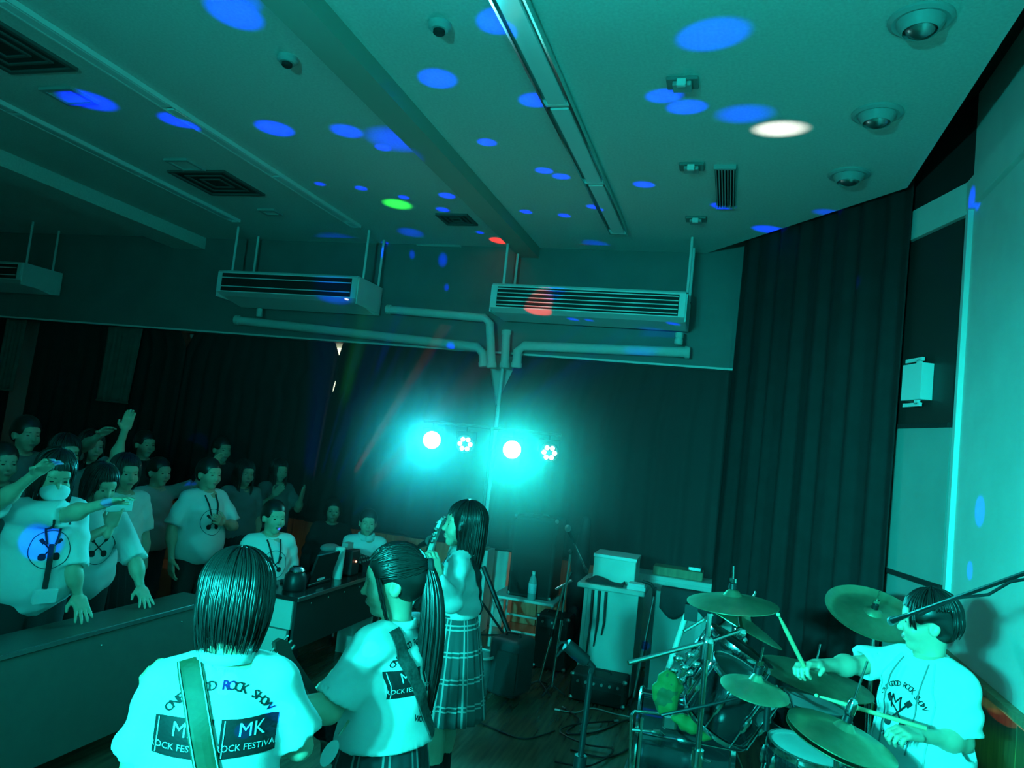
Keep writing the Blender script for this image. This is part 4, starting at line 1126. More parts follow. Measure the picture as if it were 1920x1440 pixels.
fan('person in pale pinkish shirt stretching an arm towards the stage', 302, 856, 6.1, -100, hair='short', bottom='trousers', top_mat=mat('pinkish_cotton', (0.42, 0.36, 0.34), 0.85), stocky=1.12,
     pose=dict(lelb=(-.28, .20, 1.36), lwri=(-.28, .34, 1.55)), hands={'l': dict(curl=.2, palm=(0, 0, -1)), 'r': None})
fanM = fan('boy in white shirt with crossed guitars print and dark lanyard, arm across chest', 396, 857, 5.85, -106, hair='short', bottom='trousers', stocky=1.18, hem=.76,
     pose=dict(relb=(.24, .0, 1.02), rwri=(.24, .05, .80), lelb=(-.25, .10, 1.04), lwri=(-.05, .22, 1.10)), hands={'l': dict(curl=.5, palm=(0, -1, 0)), 'r': {}})
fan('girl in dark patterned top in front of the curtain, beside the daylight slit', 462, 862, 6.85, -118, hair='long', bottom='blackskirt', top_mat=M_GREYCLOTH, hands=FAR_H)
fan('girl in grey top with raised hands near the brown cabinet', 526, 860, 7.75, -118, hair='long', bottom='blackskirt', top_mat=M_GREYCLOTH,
     pose=dict(lelb=(-.24, .12, 1.05), lwri=(-.16, .30, 1.22), relb=(.22, .12, 1.05), rwri=(.16, .28, 1.22)), hands={'l': dict(curl=.1, palm=(.5, 0, .5)), 'r': dict(curl=.1, palm=(-.5, 0, .5))})
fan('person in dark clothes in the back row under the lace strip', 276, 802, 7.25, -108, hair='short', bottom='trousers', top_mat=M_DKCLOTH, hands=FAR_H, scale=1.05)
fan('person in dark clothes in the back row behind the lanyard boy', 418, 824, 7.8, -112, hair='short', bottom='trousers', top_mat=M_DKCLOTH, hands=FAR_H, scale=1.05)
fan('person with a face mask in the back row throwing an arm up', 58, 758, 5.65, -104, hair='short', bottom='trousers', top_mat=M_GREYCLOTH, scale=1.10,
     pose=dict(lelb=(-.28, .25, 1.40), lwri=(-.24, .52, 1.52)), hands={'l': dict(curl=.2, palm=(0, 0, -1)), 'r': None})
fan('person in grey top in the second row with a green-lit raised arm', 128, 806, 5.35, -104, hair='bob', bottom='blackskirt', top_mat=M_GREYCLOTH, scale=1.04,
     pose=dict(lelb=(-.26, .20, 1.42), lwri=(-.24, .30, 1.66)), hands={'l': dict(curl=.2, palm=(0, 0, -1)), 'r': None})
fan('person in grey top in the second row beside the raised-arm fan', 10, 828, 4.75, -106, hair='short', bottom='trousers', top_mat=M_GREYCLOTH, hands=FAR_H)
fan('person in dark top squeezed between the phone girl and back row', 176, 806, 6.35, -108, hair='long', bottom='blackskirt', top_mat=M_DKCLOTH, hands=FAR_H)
# ---- at the sound desk
fanC = fan('boy with cropped hair in white printed shirt sitting beside the sound desk', 517, 942, 5.65, -122, hair='short', bottom='trousers', stocky=1.1, hem=.86, shift=(0, 0, -.28), scale=1.0,
     pose=dict(lkne=(-.1, .38, .46), rkne=(.1, .38, .46), lank=(-.1, .36, .085), rank=(.1, .36, .085)), hands={'l': {}, 'r': {}})
fanW = fan('girl in white blouse with folded arms sitting behind the sound desk', 693, 954, 7.0, -150, hair='short', top='blouse', top_mat=M_BLOUSE, bottom='trousers', shift=(0, 0, -.42), scale=1.0,
     pose=dict(lelb=(-.20, .16, 1.02), lwri=(.06, .22, 1.06), relb=(.20, .16, 1.02), rwri=(-.06, .24, 1.04), lkne=(-.1, .36, .46), rkne=(.1, .36, .46), lank=(-.1, .34, .085), rank=(.1, .34, .085)))
fanJ = fan('person in dark jacket sitting behind the tumbler at sound desk', 624, 964, 7.8, -148, hair='mop', top='hoodie', top_mat=M_DKCLOTH, bottom='trousers', shift=(0, 0, -.44), scale=1.0,
     pose=dict(lkne=(-.1, .36, .46), rkne=(.1, .36, .46), lank=(-.1, .34, .085), rank=(.1, .34, .085)), hands=FAR_H)

# ------------------------------------------------------------------ prints, masks, lanyards
def crossed_guitars(r):
    sh = []
    for a, sg in ((.75, 1), (-.75, -1)):
        body = [(r * .20 * math.cos(t) * (1 + .25 * math.cos(2 * t)), -r * .62 + r * .26 * math.sin(t)) for t in np.linspace(0, 2 * math.pi, 15)[:-1]]
        sh.append(shift2((body, [tuple(range(14))]), 0, 0, a))
        sh.append(shift2(rect(-r * .045, -r * .45, r * .045, r * .62), 0, 0, a))
        sh.append(shift2(rect(-r * .12, r * .58, r * .12, r * .92), 0, 0, a))
    return sh
def ring(r, w_, a0=0, a1=2 * math.pi, n=40):
    V = []; F = []
    for i in range(n + 1):
        a = a0 + (a1 - a0) * i / n
        V += [(math.sin(a) * r, math.cos(a) * r), (math.sin(a) * (r - w_), math.cos(a) * (r - w_))]
    return V, [(2 * i, 2 * i + 1, 2 * i + 3, 2 * i + 2) for i in range(n)]
# back of the bobbed girl
def back_frame(P):
    up = P.Um @ np.array([0, 0, 1.0]); rt = P.Um @ np.array([1.0, 0, 0]); bk = P.Um @ np.array([0, -1.0, 0])
    return rt, up, bk
for P, s_, dy in ((g1, 1.0, .0), (g2, .92, .0)):
    rt, up, bk = back_frame(P)
    o = P.uw((0.0, -.13, .072 + dy))
    arc = arc_text('ONE GOOD ROCK SHOW', .030 * s_, .155 * s_, -.86, .101)
    decal('print', [shift2(g, 0, -.125 * s_) for g in arc], P, o, rt, up, bk, M_PRINT)
    for sx in (-1, 1):
        bx = sx * .078 * s_
        d_ = decal('print', [rect(bx - .069 * s_, -.135 * s_, bx + .069 * s_, -.045 * s_)], P, o, rt, up, bk, M_PRINT, .0025)
        decal('print', [shift2(text_geo('MK', .046 * s_), bx + .006, -.072 * s_), shift2(text_geo('ROCK FESTIVAL', .0215 * s_), bx, -.112 * s_)], P, o, rt, up, bk, M_SHIRT, .0045)
        decal('print', [rect(bx - .0615 * s_, -.132 * s_, bx - .0590 * s_, -.048 * s_)], P, o, rt, up, bk, M_SHIRT, .0045)
    decal('print', [shift2(g, 0, -.11 * s_) for g in arc_text('WORLD', .030 * s_, .115 * s_, math.pi + .42, -.21, False)], P, o, rt, up, bk, M_PRINT)
def front_print(P, z, s_, full):
    up = P.Um @ np.array([0, 0, 1.0]); rt = P.Um @ np.array([-1.0, 0, 0]); fw = P.Um @ np.array([0, 1.0, 0])
    o = P.uw((0, .13, z))
    decal('print', crossed_guitars(.085 * s_), P, o, rt, up, fw, M_PRINT)
    if full:
        decal('print', arc_text('ONE GOOD ROCK SHOW', .028 * s_, .105 * s_, -1.05, .124), P, o, rt, up, fw, M_PRINT)
        decal('print', arc_text('WORLD', .026 * s_, .105 * s_, math.pi + .50, -.25, False), P, o, rt, up, fw, M_PRINT)
        decal('print', [shift2(text_geo('M', .075 * s_), -.01, .035 * s_)], P, o, rt, up, fw, M_PRINT)
    else:
        decal('print', [ring(.105 * s_, .0035)], P, o, rt, up, fw, M_PRINT)
front_print(g4, -.06, 1.05, True)
for P, z in ((fanA, -.05), (fanB, -.06), (fanM, -.06), (fanC, -.03)): front_print(P, z, .95, False)
def front_line(P, pts, r, name, m_):
    """cord lying on the front of the shirt; pts in torso coordinates (x, z)"""
    TV, TQ = P.top_mesh; tree = BVHTree.FromPolygons([tuple(q) for q in TV], [tuple(q) for q in TQ.tolist()])
    fw = P.Um @ np.array([0, 1.0, 0]); out = []
    for i in range(len(pts) - 1):
        for t in np.linspace(0, 1, 9)[:-1 if i < len(pts) - 2 else None]:
            a = np.array(pts[i]) * (1 - t) + np.array(pts[i + 1]) * t
            p = P.uw((a[0], .0, a[1])); h = tree.ray_cast(Vector(p + fw * .5), Vector(-fw), .7)
            out.append(np.array(h[0]) + fw * (r + .002) if h[0] is not None else p + fw * .1)
    return MB().tube(out, r, 6).build(name, m_, P.root, True)
for sx in (-1, 1):
    front_line(g4, [(sx * .055, .145), (sx * .075, .02), (sx * .06, -.20)], .003, 'drawstring', M_GREYCLOTH)
    front_line(g4, [(sx * .075, .155), (sx * .125, .02), (sx * .12, -.26)], .004, 'zip_edge', mat('hood_seam', (0.55, 0.56, 0.56), .8))
for P in (fanA, fanM, fanC):
    for sx in (-1, 1): front_line(P, [(sx * .055, .14), (sx * .02, -.02)], .006, 'lanyard', M_DKCLOTH)
front_line(fanA, [(0.0, -.02), (.0, -.24)], .014, 'lanyard', M_DKCLOTH)
# pouch on the masked girl's lanyard, and her mask
fw = fanA.Um @ np.array([0, 1.0, 0]); c_ = fanA.uw((0, .20, -.27))
MB().box((-.055, -.012, -.035), (.055, .012, .035), fanA.Um, c_).build('pouch', M_MASK, fanA.root)
V, Q = SDF().ell(fanA.hw((0, .066, -.056)), np.array([.068, .062, .056]) * fanA.sc, fanA.Hm, .02).mesh(.006)
np_mesh('face_mask', [(V, Q)], M_MASK, fanA.root)
# phone held by the girl
ph = fanB.J['rwri'] + fanB.Rz @ np.array([-.02, .03, .125])
pt = thing('phone', 'white mobile phone held up by girl in the crowd', 'phone', ph)
MB().bbox((-.075, -.005, -.037), (.075, .005, .037), .004)
bb = MB(); bb.M = Matrix.Translation(Vector(ph)) @ Matrix(fanB.Rz.tolist()).to_4x4()
bb.bbox((-.075, -.005, -.037), (.075, .005, .037), .004).build('phone_case', M_MASK, pt)
bb = MB(); bb.M = Matrix.Translation(Vector(ph)) @ Matrix(fanB.Rz.tolist()).to_4x4()
bb.box((-.068, -.0065, -.032), (.068, -.005, .032)).build('screen', M_BLACK, pt)
# ================================================================== stage lights as objects
M_LED = mat('led_lit', (0.6, 1.0, 0.95), 0.4, emit=((0.45, 1.0, 0.92), 14.0))
M_LEDB = mat('led_lit_bright', (0.6, 1.0, 0.95), 0.4, emit=((0.55, 1.0, 0.95), 30.0))
def frame_from(d, up=(0, 0, 1)):
    d = unit(d); u = np.array(up, float); u = unit(u - d * (u @ d)); r_ = np.cross(u, d); return np.stack([r_, u, d], 1)
def par_can(label, p, target, bright, bar_z, group):
    d = unit(np.array(target) - p); F = frame_from(d)
    t = thing('stage_light', label, 'stage light', (p[0], p[1], p[2] - .09), group)
    MB().lathe([(0.0, -.13), (0.035, -.13), (0.06, -.11), (0.078, -.03), (0.082, .06), (0.086, .062), (0.080, .062), (0.078, .05), (0.0, .05)], p, d, 24).build('housing', M_BLACK, t, True)
    if bright: MB().lathe([(0, .006), (.05, .005), (.078, .0)], p + d * .068, d, 24).build('lens', M_LEDB, t, True)
    for k in range(7):
        a = k * math.pi / 3; r_ = 0 if k == 6 else .047
        if k == 6 and not bright: continue
        c = p + d * .064 + F[:, 0] * r_ * math.cos(a) + F[:, 1] * r_ * math.sin(a)
        MB().lathe([(0.0, .012), (.012, .011), (.0195 if not bright else .024, .004), (.0195 if not bright else .024, -.004)], c, d, 12).build('led', M_LEDB if bright else M_LED, t, True)
    yk = [p + F[:, 0] * .092, p + F[:, 0] * .092 + np.array([0, 0, .11]), p - F[:, 0] * .092 + np.array([0, 0, .11]), p - F[:, 0] * .092]
    MB().tube(yk, .006, 6).build('yoke', M_BLACK, t, True)
    MB().cyl(p + np.array([0, 0, .11]), (p[0], p[1], bar_z), .008, n=8).build('clamp', M_BLACK, t, True)
def lamp_stand(label, cx, cy, pts, bar_z):
    t = thing('lamp_stand', label, 'lamp stand', (cx, cy, 0))
    MB().cyl((cx, cy, .25), (cx, cy, bar_z), .016, n=10).cyl((cx, cy, .05), (cx, cy, 1.2), .020, n=10).build('pole', M_BLACK, t, True)
    MB().cyl((min(q[0] for q in pts) - .1, cy, bar_z), (max(q[0] for q in pts) + .1, cy, bar_z), .014, n=10).build('crossbar', M_BLACK, t, True)
    MB().cyl((cx, cy, .55), (cx, cy, .62), .03, n=10).build('collar', M_BLACK, t, True)
    for k in range(3):
        a = k * 2.094 + .4; e = np.array([math.cos(a), math.sin(a), 0])
        MB().cyl(np.array([cx, cy, .58]), np.array([cx, cy, .012]) + e * .5, .011, n=8).build('leg', M_BLACK, t, True)
        MB().cyl(np.array([cx, cy, .20]), np.array([cx, cy, .22]) + e * .31, .007, n=6).build('brace', M_BLACK, t, True)
cx = aY(912, 900, 6.4)[0]
bz = max(p[2] for p in FAR_P) + .16
lamp_stand('black tripod lamp stand behind the singer carrying four stage lights', cx, 6.4, FAR_P, bz)
for i, (p, tg, lb) in enumerate(zip(FAR_P, [(-.1, 0, 1.95), (-.7, 0.6, 1.6), (0, 0, 1.95), (.8, .6, 1.6)],
        ['dazzling bluish stage light at outer end of lamp bar', 'small six-petal stage light between the dazzling lamps', 'dazzling teal stage light right over the lamp stand pole', 'small six-petal stage light at end of lamp bar by the speaker'])):
    par_can(lb, p, tg, i in (0, 2), bz, 'stage lights on the far bar')
KP = [np.array(k[0]) for k in KEYS]
lamp_stand('black tripod lamp stand standing opposite the singer', KEY_STAND[0], -1.66, KP, 2.41)
for i, (p, k) in enumerate(zip(KP, KEYS)):
    d = unit(np.array(k[1]) - p)
    par_can('stage light on the bar opposite the singer aimed at %s' % ['the crowd', 'the singers', 'the drums', 'the ceiling'][i], p - d * .12, k[1], False, 2.41, 'stage lights on the bar opposite the singer')
t = thing('party_light', 'small black party light at the end of sound desk', 'party light', (EFFECT[0], EFFECT[1], .741))
MB().lathe([(0, .0), (.075, .0), (.08, .012), (.075, .10), (.055, .125), (0, .125)], (EFFECT[0], EFFECT[1], .741), n=20).build('base', M_BLACK, t, True)
MB().lathe([(.058, .126), (.060, .135), (.052, .150), (.03, .162)], (EFFECT[0], EFFECT[1], .741), n=20).build('lens_ring', M_CHROME, t, True)

# ================================================================== guitars, straps
M_GBODY = mat('guitar_black', (0.008, 0.008, 0.009), 0.12, coat=.6)
M_GWOOD = mat('guitar_maple', (0.50, 0.33, 0.16), 0.35, noise=(20, .1))
M_ROSE = mat('guitar_rosewood', (0.05, 0.03, 0.022), 0.5, noise=(20, .2))
M_PICK = mat('guitar_pickguard', (0.75, 0.76, 0.74), 0.3)
def guitar(label, body_c, head_c, face, col=None, neck_col=None):
    """body_c: bridge position, head_c: tip of headstock, face: direction the front faces"""
    L = np.linalg.norm(np.array(head_c) - body_c); V = unit(np.array(head_c) - body_c); N = np.array(face, float); N = unit(N - V * (N @ V)); U = np.cross(V, N); k = L / .86
    t = thing('guitar', label, 'guitar', body_c)
    half = [(0, -.10), (.10, -.115), (.165, -.06), (.165, .02), (.115, .08), (.112, .13), (.15, .19), (.155, .26), (.12, .30), (.085, .27), (.05, .22), (.03, .21)]
    poly = [(x * k, y * k) for x, y in half] + [(-x * k * .97, (y + (.02 if y > .2 else 0)) * k) for x, y in half[::-1] if x > 0]
    # smooth the outline
    for _ in range(2):
        poly = [q for i in range(len(poly)) for q in ((np.array(poly[i]) * .75 + np.array(poly[(i + 1) % len(poly)]) * .25), (np.array(poly[i]) * .25 + np.array(poly[(i + 1) % len(poly)]) * .75))]
    MB().prism(poly, -.02, .02, body_c, U, V, N).build('guitar_body', col or M_GBODY, t, True)
    pg = [(x * .62, y * .62 + .03 * k) for x, y in poly]
    MB().prism(pg, .0201, .0225, body_c, U, V, N).build('pickguard', M_PICK, t)
    O = np.array(body_c)
    def bx(a0, a1, b0, b1, n0, n1, nm, m_, pr=None): return MB().prism([(a0, b0), (a1, b0), (a1, b1), (a0, b1)], n0, n1, O, U, V, N).build(nm, m_, pr or t)
    bx(-.023 * k, .023 * k, .18 * k, .70 * k, .005, .026, 'neck', neck_col or M_GWOOD)
    fb_ = bx(-.0225 * k, .0225 * k, .14 * k, .70 * k, .0262, .031, 'fretboard', M_ROSE)
    for i in range(14):
        y_ = (.70 - .60 * (1 - 2 ** (-(i + 1) / 12.0))) * k
        bx(-.022 * k, .022 * k, y_, y_ + .002, .0311, .0325, 'fret', M_STEEL, fb_)
    hp = [(-.023, .70), (.023, .70), (.032, .73), (.040, .84), (.020, .87), (-.018, .855), (-.042, .80), (-.030, .73)]
    hs_ = MB().prism([(x * k, y * k) for x, y in hp], .004, .019, O, U, V, N).build('headstock', neck_col or M_GWOOD, t)
    for i in range(6):
        y_ = (.735 + .021 * i) * k; sx = 1 if i % 2 else -1
        p = O + V * y_ + U * sx * .030 * k + N * .012
        MB().cyl(p, p + U * sx * .022 * k, .004, n=6).ball(p + U * sx * .028 * k, .009 * k, 8).build('tuner', M_CHROME, hs_, True)
        MB().cyl(O + V * y_ + U * sx * .014 * k + N * .018, O + V * y_ + U * sx * .014 * k + N * .032, .004, n=8).build('string_post', M_CHROME, hs_, True)
    for i in range(6):
        x_ = (-.016 + .0064 * i) * k
        MB().cyl(O + U * x_ + V * .0 + N * .036, O + U * x_ * 1.0 + V * .72 * k + N * .036, .0008, n=4).build('string', M_STEEL, t)
    for y_ in (.05, .12): bx(-.04 * k, .04 * k, y_ * k, (y_ + .035) * k, .0226, .032, 'pickup', M_BLACK)
    bx(-.04 * k, .04 * k, -.015 * k, .012 * k, .0226, .034, 'bridge', M_CHROME)
    for i in range(3):
        p = O + U * .085 * k + V * (-.05 + .045 * i) * k + N * .0226
        MB().cyl(p, p + N * .014, .011, n=10).build('knob', M_CHROME, t, True)
    return t
# singer's guitar: body in front of her, neck towards us and up
gb = g3.uw((.10, .27, -.30)); gh = aD(832, 976, 3.62)
guitar('dark electric guitar with chrome tuners held by the singer', gb, gh, g3.Rz @ np.array([.05, 1, .25]), neck_col=M_LECT)
# ponytail girl's guitar
gb = g2.uw((.10, .25, -.30)); gh = aD(524, 1202, 2.42)
guitar('black glossy guitar with chrome tuners held by the ponytail girl', gb, gh, g2.Rz @ np.array([-.1, 1, .2]), neck_col=M_ROSE)
# bob girl's bass in front of her
gb = g1.uw((.08, .36, -.30)); gh = g1.uw((-.20, .78, -.12))
guitar('dark guitar in front of the bobbed girl, hidden by her back', gb, gh, g1.Rz @ np.array([-.1, 1, .2]))
M_STRAPG = mat('olive_strap', (0.045, 0.062, 0.028), 0.6, noise=(60, .1))
M_STRAPD = mat('dark_strap', (0.05, 0.055, 0.05), 0.7, noise=(90, .5))
def strap(P, pts, wd, m_, N, name='strap', edge=None):
    """band laid onto the back or front of the shirt; pts (x, z) in torso coordinates"""
    rt = P.Um @ np.array([1.0, 0, 0]); up = P.Um @ np.array([0, 0, 1.0]); N = P.Um @ np.array(N, float)
    V = []; F = []; E1 = []; 
    pp = [np.array(p) for p in pts]; dense = []
    for i in range(len(pp) - 1): dense += [pp[i] * (1 - t) + pp[i + 1] * t for t in np.linspace(0, 1, 6)[:-1]]
    dense.append(pp[-1])
    for i, p in enumerate(dense):
        d = unit(dense[min(i + 1, len(dense) - 1)] - dense[max(i - 1, 0)]); n_ = np.array([-d[1], d[0]])
        V += [tuple(p + n_ * wd / 2), tuple(p - n_ * wd / 2)]
        if i: F.append((2 * i - 2, 2 * i - 1, 2 * i + 1, 2 * i))
    o = decal(name, [(V, F)], P, P.uw((0, 0, 0)), rt, up, N, m_, .007, maxdev=.3)
    md = o.modifiers.new('solid', 'SOLIDIFY'); md.thickness = .004
    if edge:
        for s_ in (0, 1):
            pts2 = [(V[2 * i + s_]) for i in range(len(dense))]
            V2 = []; F2 = []
            for i, q in enumerate(pts2):
                c = dense[i]; dv = unit(c - np.array(q)); V2 += [tuple(np.array(q) + dv * .004), tuple(np.array(q) + dv * .0065)]
                if i: F2.append((2 * i - 2, 2 * i - 1, 2 * i + 1, 2 * i))
            decal('stitching', [(V2, F2)], P, P.uw((0, 0, 0)), rt, up, N, edge, .0115, maxdev=.3)
    return o
strap(g1, [(-.090, .155), (-.060, .07), (-.018, -.06), (.035, -.22), (.06, -.34)], .060, M_STRAPG, (0, -1, 0), edge=M_SHIRT)
strap(g1, [(-.10, .14), (-.10, .0), (-.02, -.18), (.05, -.28)], .058, M_STRAPG, (0, 1, 0))
strap(g2, [(-.085, .155), (-.07, .06), (-.02, -.06), (.05, -.20)], .050, M_STRAPD, (0, -1, 0))
strap(g2, [(-.10, .14), (-.10, .0), (-.03, -.16), (.05, -.26)], .050, M_STRAPD, (0, 1, 0))
strap(g3, [(-.08, .15), (-.05, .05), (.02, -.10), (.06, -.20)], .050, M_DKCLOTH, (0, -1, 0))
strap(g3, [(-.09, .14), (-.09, .0), (-.01, -.14)], .050, M_DKCLOTH, (0, 1, 0))
# white oval tag hanging from a metal bar at the ponytail girl's hip
p0, p1, p2 = aD(655, 1350, 2.30), aD(636, 1378, 2.29), aD(618, 1412, 2.28)
t = thing('oval_tag', 'white oval tag on a thin metal bar at the plaid skirt', 'tag', p2 - np.array([0, 0, .06]))
MB().cyl(p0, p1, .004, n=8).build('bar', M_CHROME, t, True)
fx = unit(np.cross(p0 - p2, ray(630, 1400)))
vv = unit(p0 - p2); nn = unit(np.cross(fx, vv))
MB().prism([(math.cos(a) * .021, math.sin(a) * .042) for a in np.linspace(0, 2 * math.pi, 25)[:-1]], -.003, .003, p2, fx, vv, nn).build('tag_plate', M_PICK, t)

# ================================================================== microphone stands
M_GRILL = mat('mic_grille', (0.30, 0.31, 0.31), 0.4, metal=.8, bump=(900, .8))
def mic(parent, p, d, s=1.0):
    d = unit(d)
    hd = MB().tube([p - d * .015 * s, p - d * .05 * s, p - d * .17 * s], [.022 * s, .019 * s, .012 * s], 12).build('mic_handle', M_BLACK, parent, True)
    MB().ball(p, .026 * s, 14, (1, 1, 1.1)).build('mic_grille', M_GRILL, hd, True)
def mic_stand(label, base, top, boom=None, with_mic=True, m_=None, r=.009, feet=.26, mic_dir=None, name='microphone_stand', cat='mic stand', ms=1.0):
    """base, top: pole ends; boom: (rear end, front end)"""
    m_ = m_ or M_CHROME; base, top = np.array(base, float), np.array(top, float)
    t = thing(name, label, cat, base)
    mid = base * .45 + top * .55
    MB().cyl(base + np.array([0, 0, .06]), mid, r * 1.35, n=10).build('lower_tube', m_, t, True)
    MB().cyl(mid, top, r, n=10).build('upper_tube', m_, t, True)
    MB().cyl(mid - unit(top - base) * .03, mid + unit(top - base) * .03, r * 2.1, n=10).build('clutch', M_BLACK, t, True)
    for k in range(3):
        a = k * 2.094 + base[0] * 7; e = np.array([math.cos(a), math.sin(a), 0])
        MB().tube([base + np.array([0, 0, .075]), base + e * feet + np.array([0, 0, .012])], .008, 8).build('foot', M_BLACK, t, True)
        MB().ball(base + e * feet + np.array([0, 0, .012]), .012, 8).build('rubber_tip', M_BLACK, t, True)
    if boom is not None:
        a, b = np.array(boom[0]), np.array(boom[1]); d = unit(b - a)
        MB().cyl(a, b, r * .75, n=8).build('boom', m_, t, True)
        MB().cyl(a, a + d * .06, r * 1.6, n=10).build('counterweight', M_BLACK, t, True)
        MB().ball(top, r * 2.4, 10).build('swivel', M_BLACK, t, True)
        if with_mic: mic(t, b + d * .14 * ms, d, ms)
    elif with_mic:
        d = unit(mic_dir if mic_dir is not None else (0, -.5, .8)); MB().tube([top, top + d * .05], .014, 10).build('mic_clip', M_BLACK, t, True); mic(t, top + d * .16, d)
    return t
bs = aZ(1033, 1302, 0.0)
tp = aY(1070, 1035, bs[1])
mic_stand('chrome boom stand with a silver microphone near the white lectern', bs, tp, (aY(1100, 1072, bs[1] + .25), aY(1074, 1012, bs[1] - .05)), feet=.11)
bs = aZ(1046, 1268, 0.0) + np.array([-.06, -.45, 0]); tp = aY(1057, 1098, bs[1])
t = mic_stand('short chrome stand with a tilted clutch beside the boom stand', bs, tp, None, False, feet=.16)
MB().cyl(tp + np.array([-.06, 0, -.04]), tp + np.array([.06, 0, .05]), .012, n=10).build('mic_clip', M_CHROME, t, True)
bs = aZ(1186, 1322, 0.0); tp = aY(1226, 1118, bs[1])
t = mic_stand('slim steel stand with hooked top between lectern and board', bs, tp, None, False, M_STEEL, .011, .07)
MB().tube([tp, tp + np.array([0, 0, .05]), tp + np.array([-.03, 0, .09]), tp + np.array([-.10, 0, .10])], .013, 8).build('hook', M_BLACK, t, True)
# black stand in the middle foreground with an empty clip
tp = aD(1108, 1262, 3.5); bs = np.array([tp[0] - .02, tp[1] - .03, 0])
t = mic_stand('black stand with gooseneck and empty microphone clip on the dark floor', bs, tp, None, False, M_BLACK, .014, .12)
q = aD(1085, 1222, 3.5); MB().tube([tp, aD(1112, 1250, 3.5), aD(1102, 1240, 3.5), aD(1096, 1236, 3.5)], .014, 8).build('gooseneck', M_BLACK, t, True)
MB().tube([aD(1100, 1240, 3.5), aD(1080, 1224, 3.5), aD(1062, 1208, 3.5)], [.028, .032, .030], 12).build('clip_body', M_BLACK, t, True)
for dy in (-5, 5):
    MB().tube([aD(1064, 1210 + dy, 3.5), aD(1052, 1212 + dy * 1.6, 3.5), aD(1044, 1222 + dy * 1.6, 3.5)], .007, 6).build('prong', M_BLACK, t, True)
# singer's microphone
tp = aD(766, 1034, 4.35); bs = np.array([tp[0], tp[1], 0])
mic_stand('chrome boom stand with black microphone at the singer mouth', bs, tp, (aD(740, 1046, 4.5), aD(790, 1022, 4.10)))
# boom over the drummer
tp = aD(1958, 1066, 2.25); bs = np.array([tp[0], tp[1], 0.0])
mic_stand('black boom stand reaching over the drummer with a small microphone', bs, tp, (aD(1990, 1050, 2.2), aD(1700, 1154, 2.74)), True, M_BLACK, .010, .18, ms=.6)
pts = [aD(1985, 1048, 2.19), aD(1925, 1076, 2.27), aD(1890, 1096, 2.33), aD(1850, 1106, 2.42), aD(1790, 1126, 2.55), aD(1720, 1146, 2.7)]
MB().tube([p + np.array([0, -.02, .012 * (-1) ** i]) for i, p in enumerate(pts)], .005, 6).build('cable', M_BLACK, tag(thing('microphone_cable', 'black cable wound along the boom over the drummer', 'cable', pts[0])), True)

# ================================================================== furniture and boxes at the far side
yl = 6.2; xa, xb = aY(1087, 1200, yl)[0], aY(1190, 1200, yl)[0]; zt_ = aY(1140, 1098, yl)[2]
t = thing('lectern', 'white lectern cabinet with black cloth on top', 'lectern', ((xa + xb) / 2, yl, 0))
MB().box((xa, yl, .0), (xb, yl + .48, zt_ - .04)).build('body', M_LECT, t)
MB().bbox((xa - .06, yl - .05, zt_ - .04), (xb + .05, yl + .50, zt_), .008).build('top_board', M_LECT, t)
for x in (xa, xb - .03): MB().box((x, yl - .012, .02), (x + .03, yl, zt_ - .041)).build('stile', M_LECT, t)
MB().box((xa + .03, yl - .012, .02), (xb - .03, yl, .08)).build('plinth', M_BLACK, t)
for k in range(3):
    x = xa + .07 + k * .055
    MB().tube([(x, yl - .015 - .006 * (k % 2), zt_ - .05), (x + .008, yl - .016, zt_ - .3), (x - .005, yl - .016, zt_ - .6 + .1 * k)], [.012, .010, .006], 6).build('hanging_strap', M_BLACK, t, True)  # black strips stand in for the shadow stripes on the lectern front
p = (xa + .02, yl + .08, zt_)
tb = thing('document_box', 'pale box standing on the lectern', 'box', p)
MB().bbox((xa + .03, yl + .14, zt_), (xb - .06, yl + .46, zt_ + .20), .006).build('carton', M_LECT, tb)
MB().box((xa + .025, yl + .135, zt_ + .20), (xb - .055, yl + .465, zt_ + .225)).build('lid', M_WHITE, tb)
# crumpled black cloth
P = np.zeros((9, 15, 3))
for i in range(9):
    for j in range(15):
        u, v = j / 14, i / 8
        P[i, j] = (xa + .0 + u * (xb - xa - .13), yl - .02 + v * .14, zt_ + .012 + .045 * max(0, math.sin(u * 7.5 - .4) * math.sin(v * 3.1)) + .03 * math.exp(-((u - .5) / .12) ** 2) * math.sin(v * 3.1))
tc_ = thing('black_cloth', 'crumpled black cloth lying on lectern top', 'cloth', tuple(P[4, 7]))
MB().grid(P).build('fabric', M_DKCLOTH, tc_, 'all', .006)
# papers at the lectern edge
tpz = thing('papers', 'white papers at the edge of lectern top', 'papers', (xb - .05, yl, zt_))
MB().box((xb - .10, yl - .02, zt_ + .001), (xb + .05, yl + .10, zt_ + .03)).build('stack', M_MASK, tpz)
MB().box((xb - .09, yl - .015, zt_ + .031), (xb + .04, yl + .09, zt_ + .05)).build('top_sheet', M_MASK, tpz)
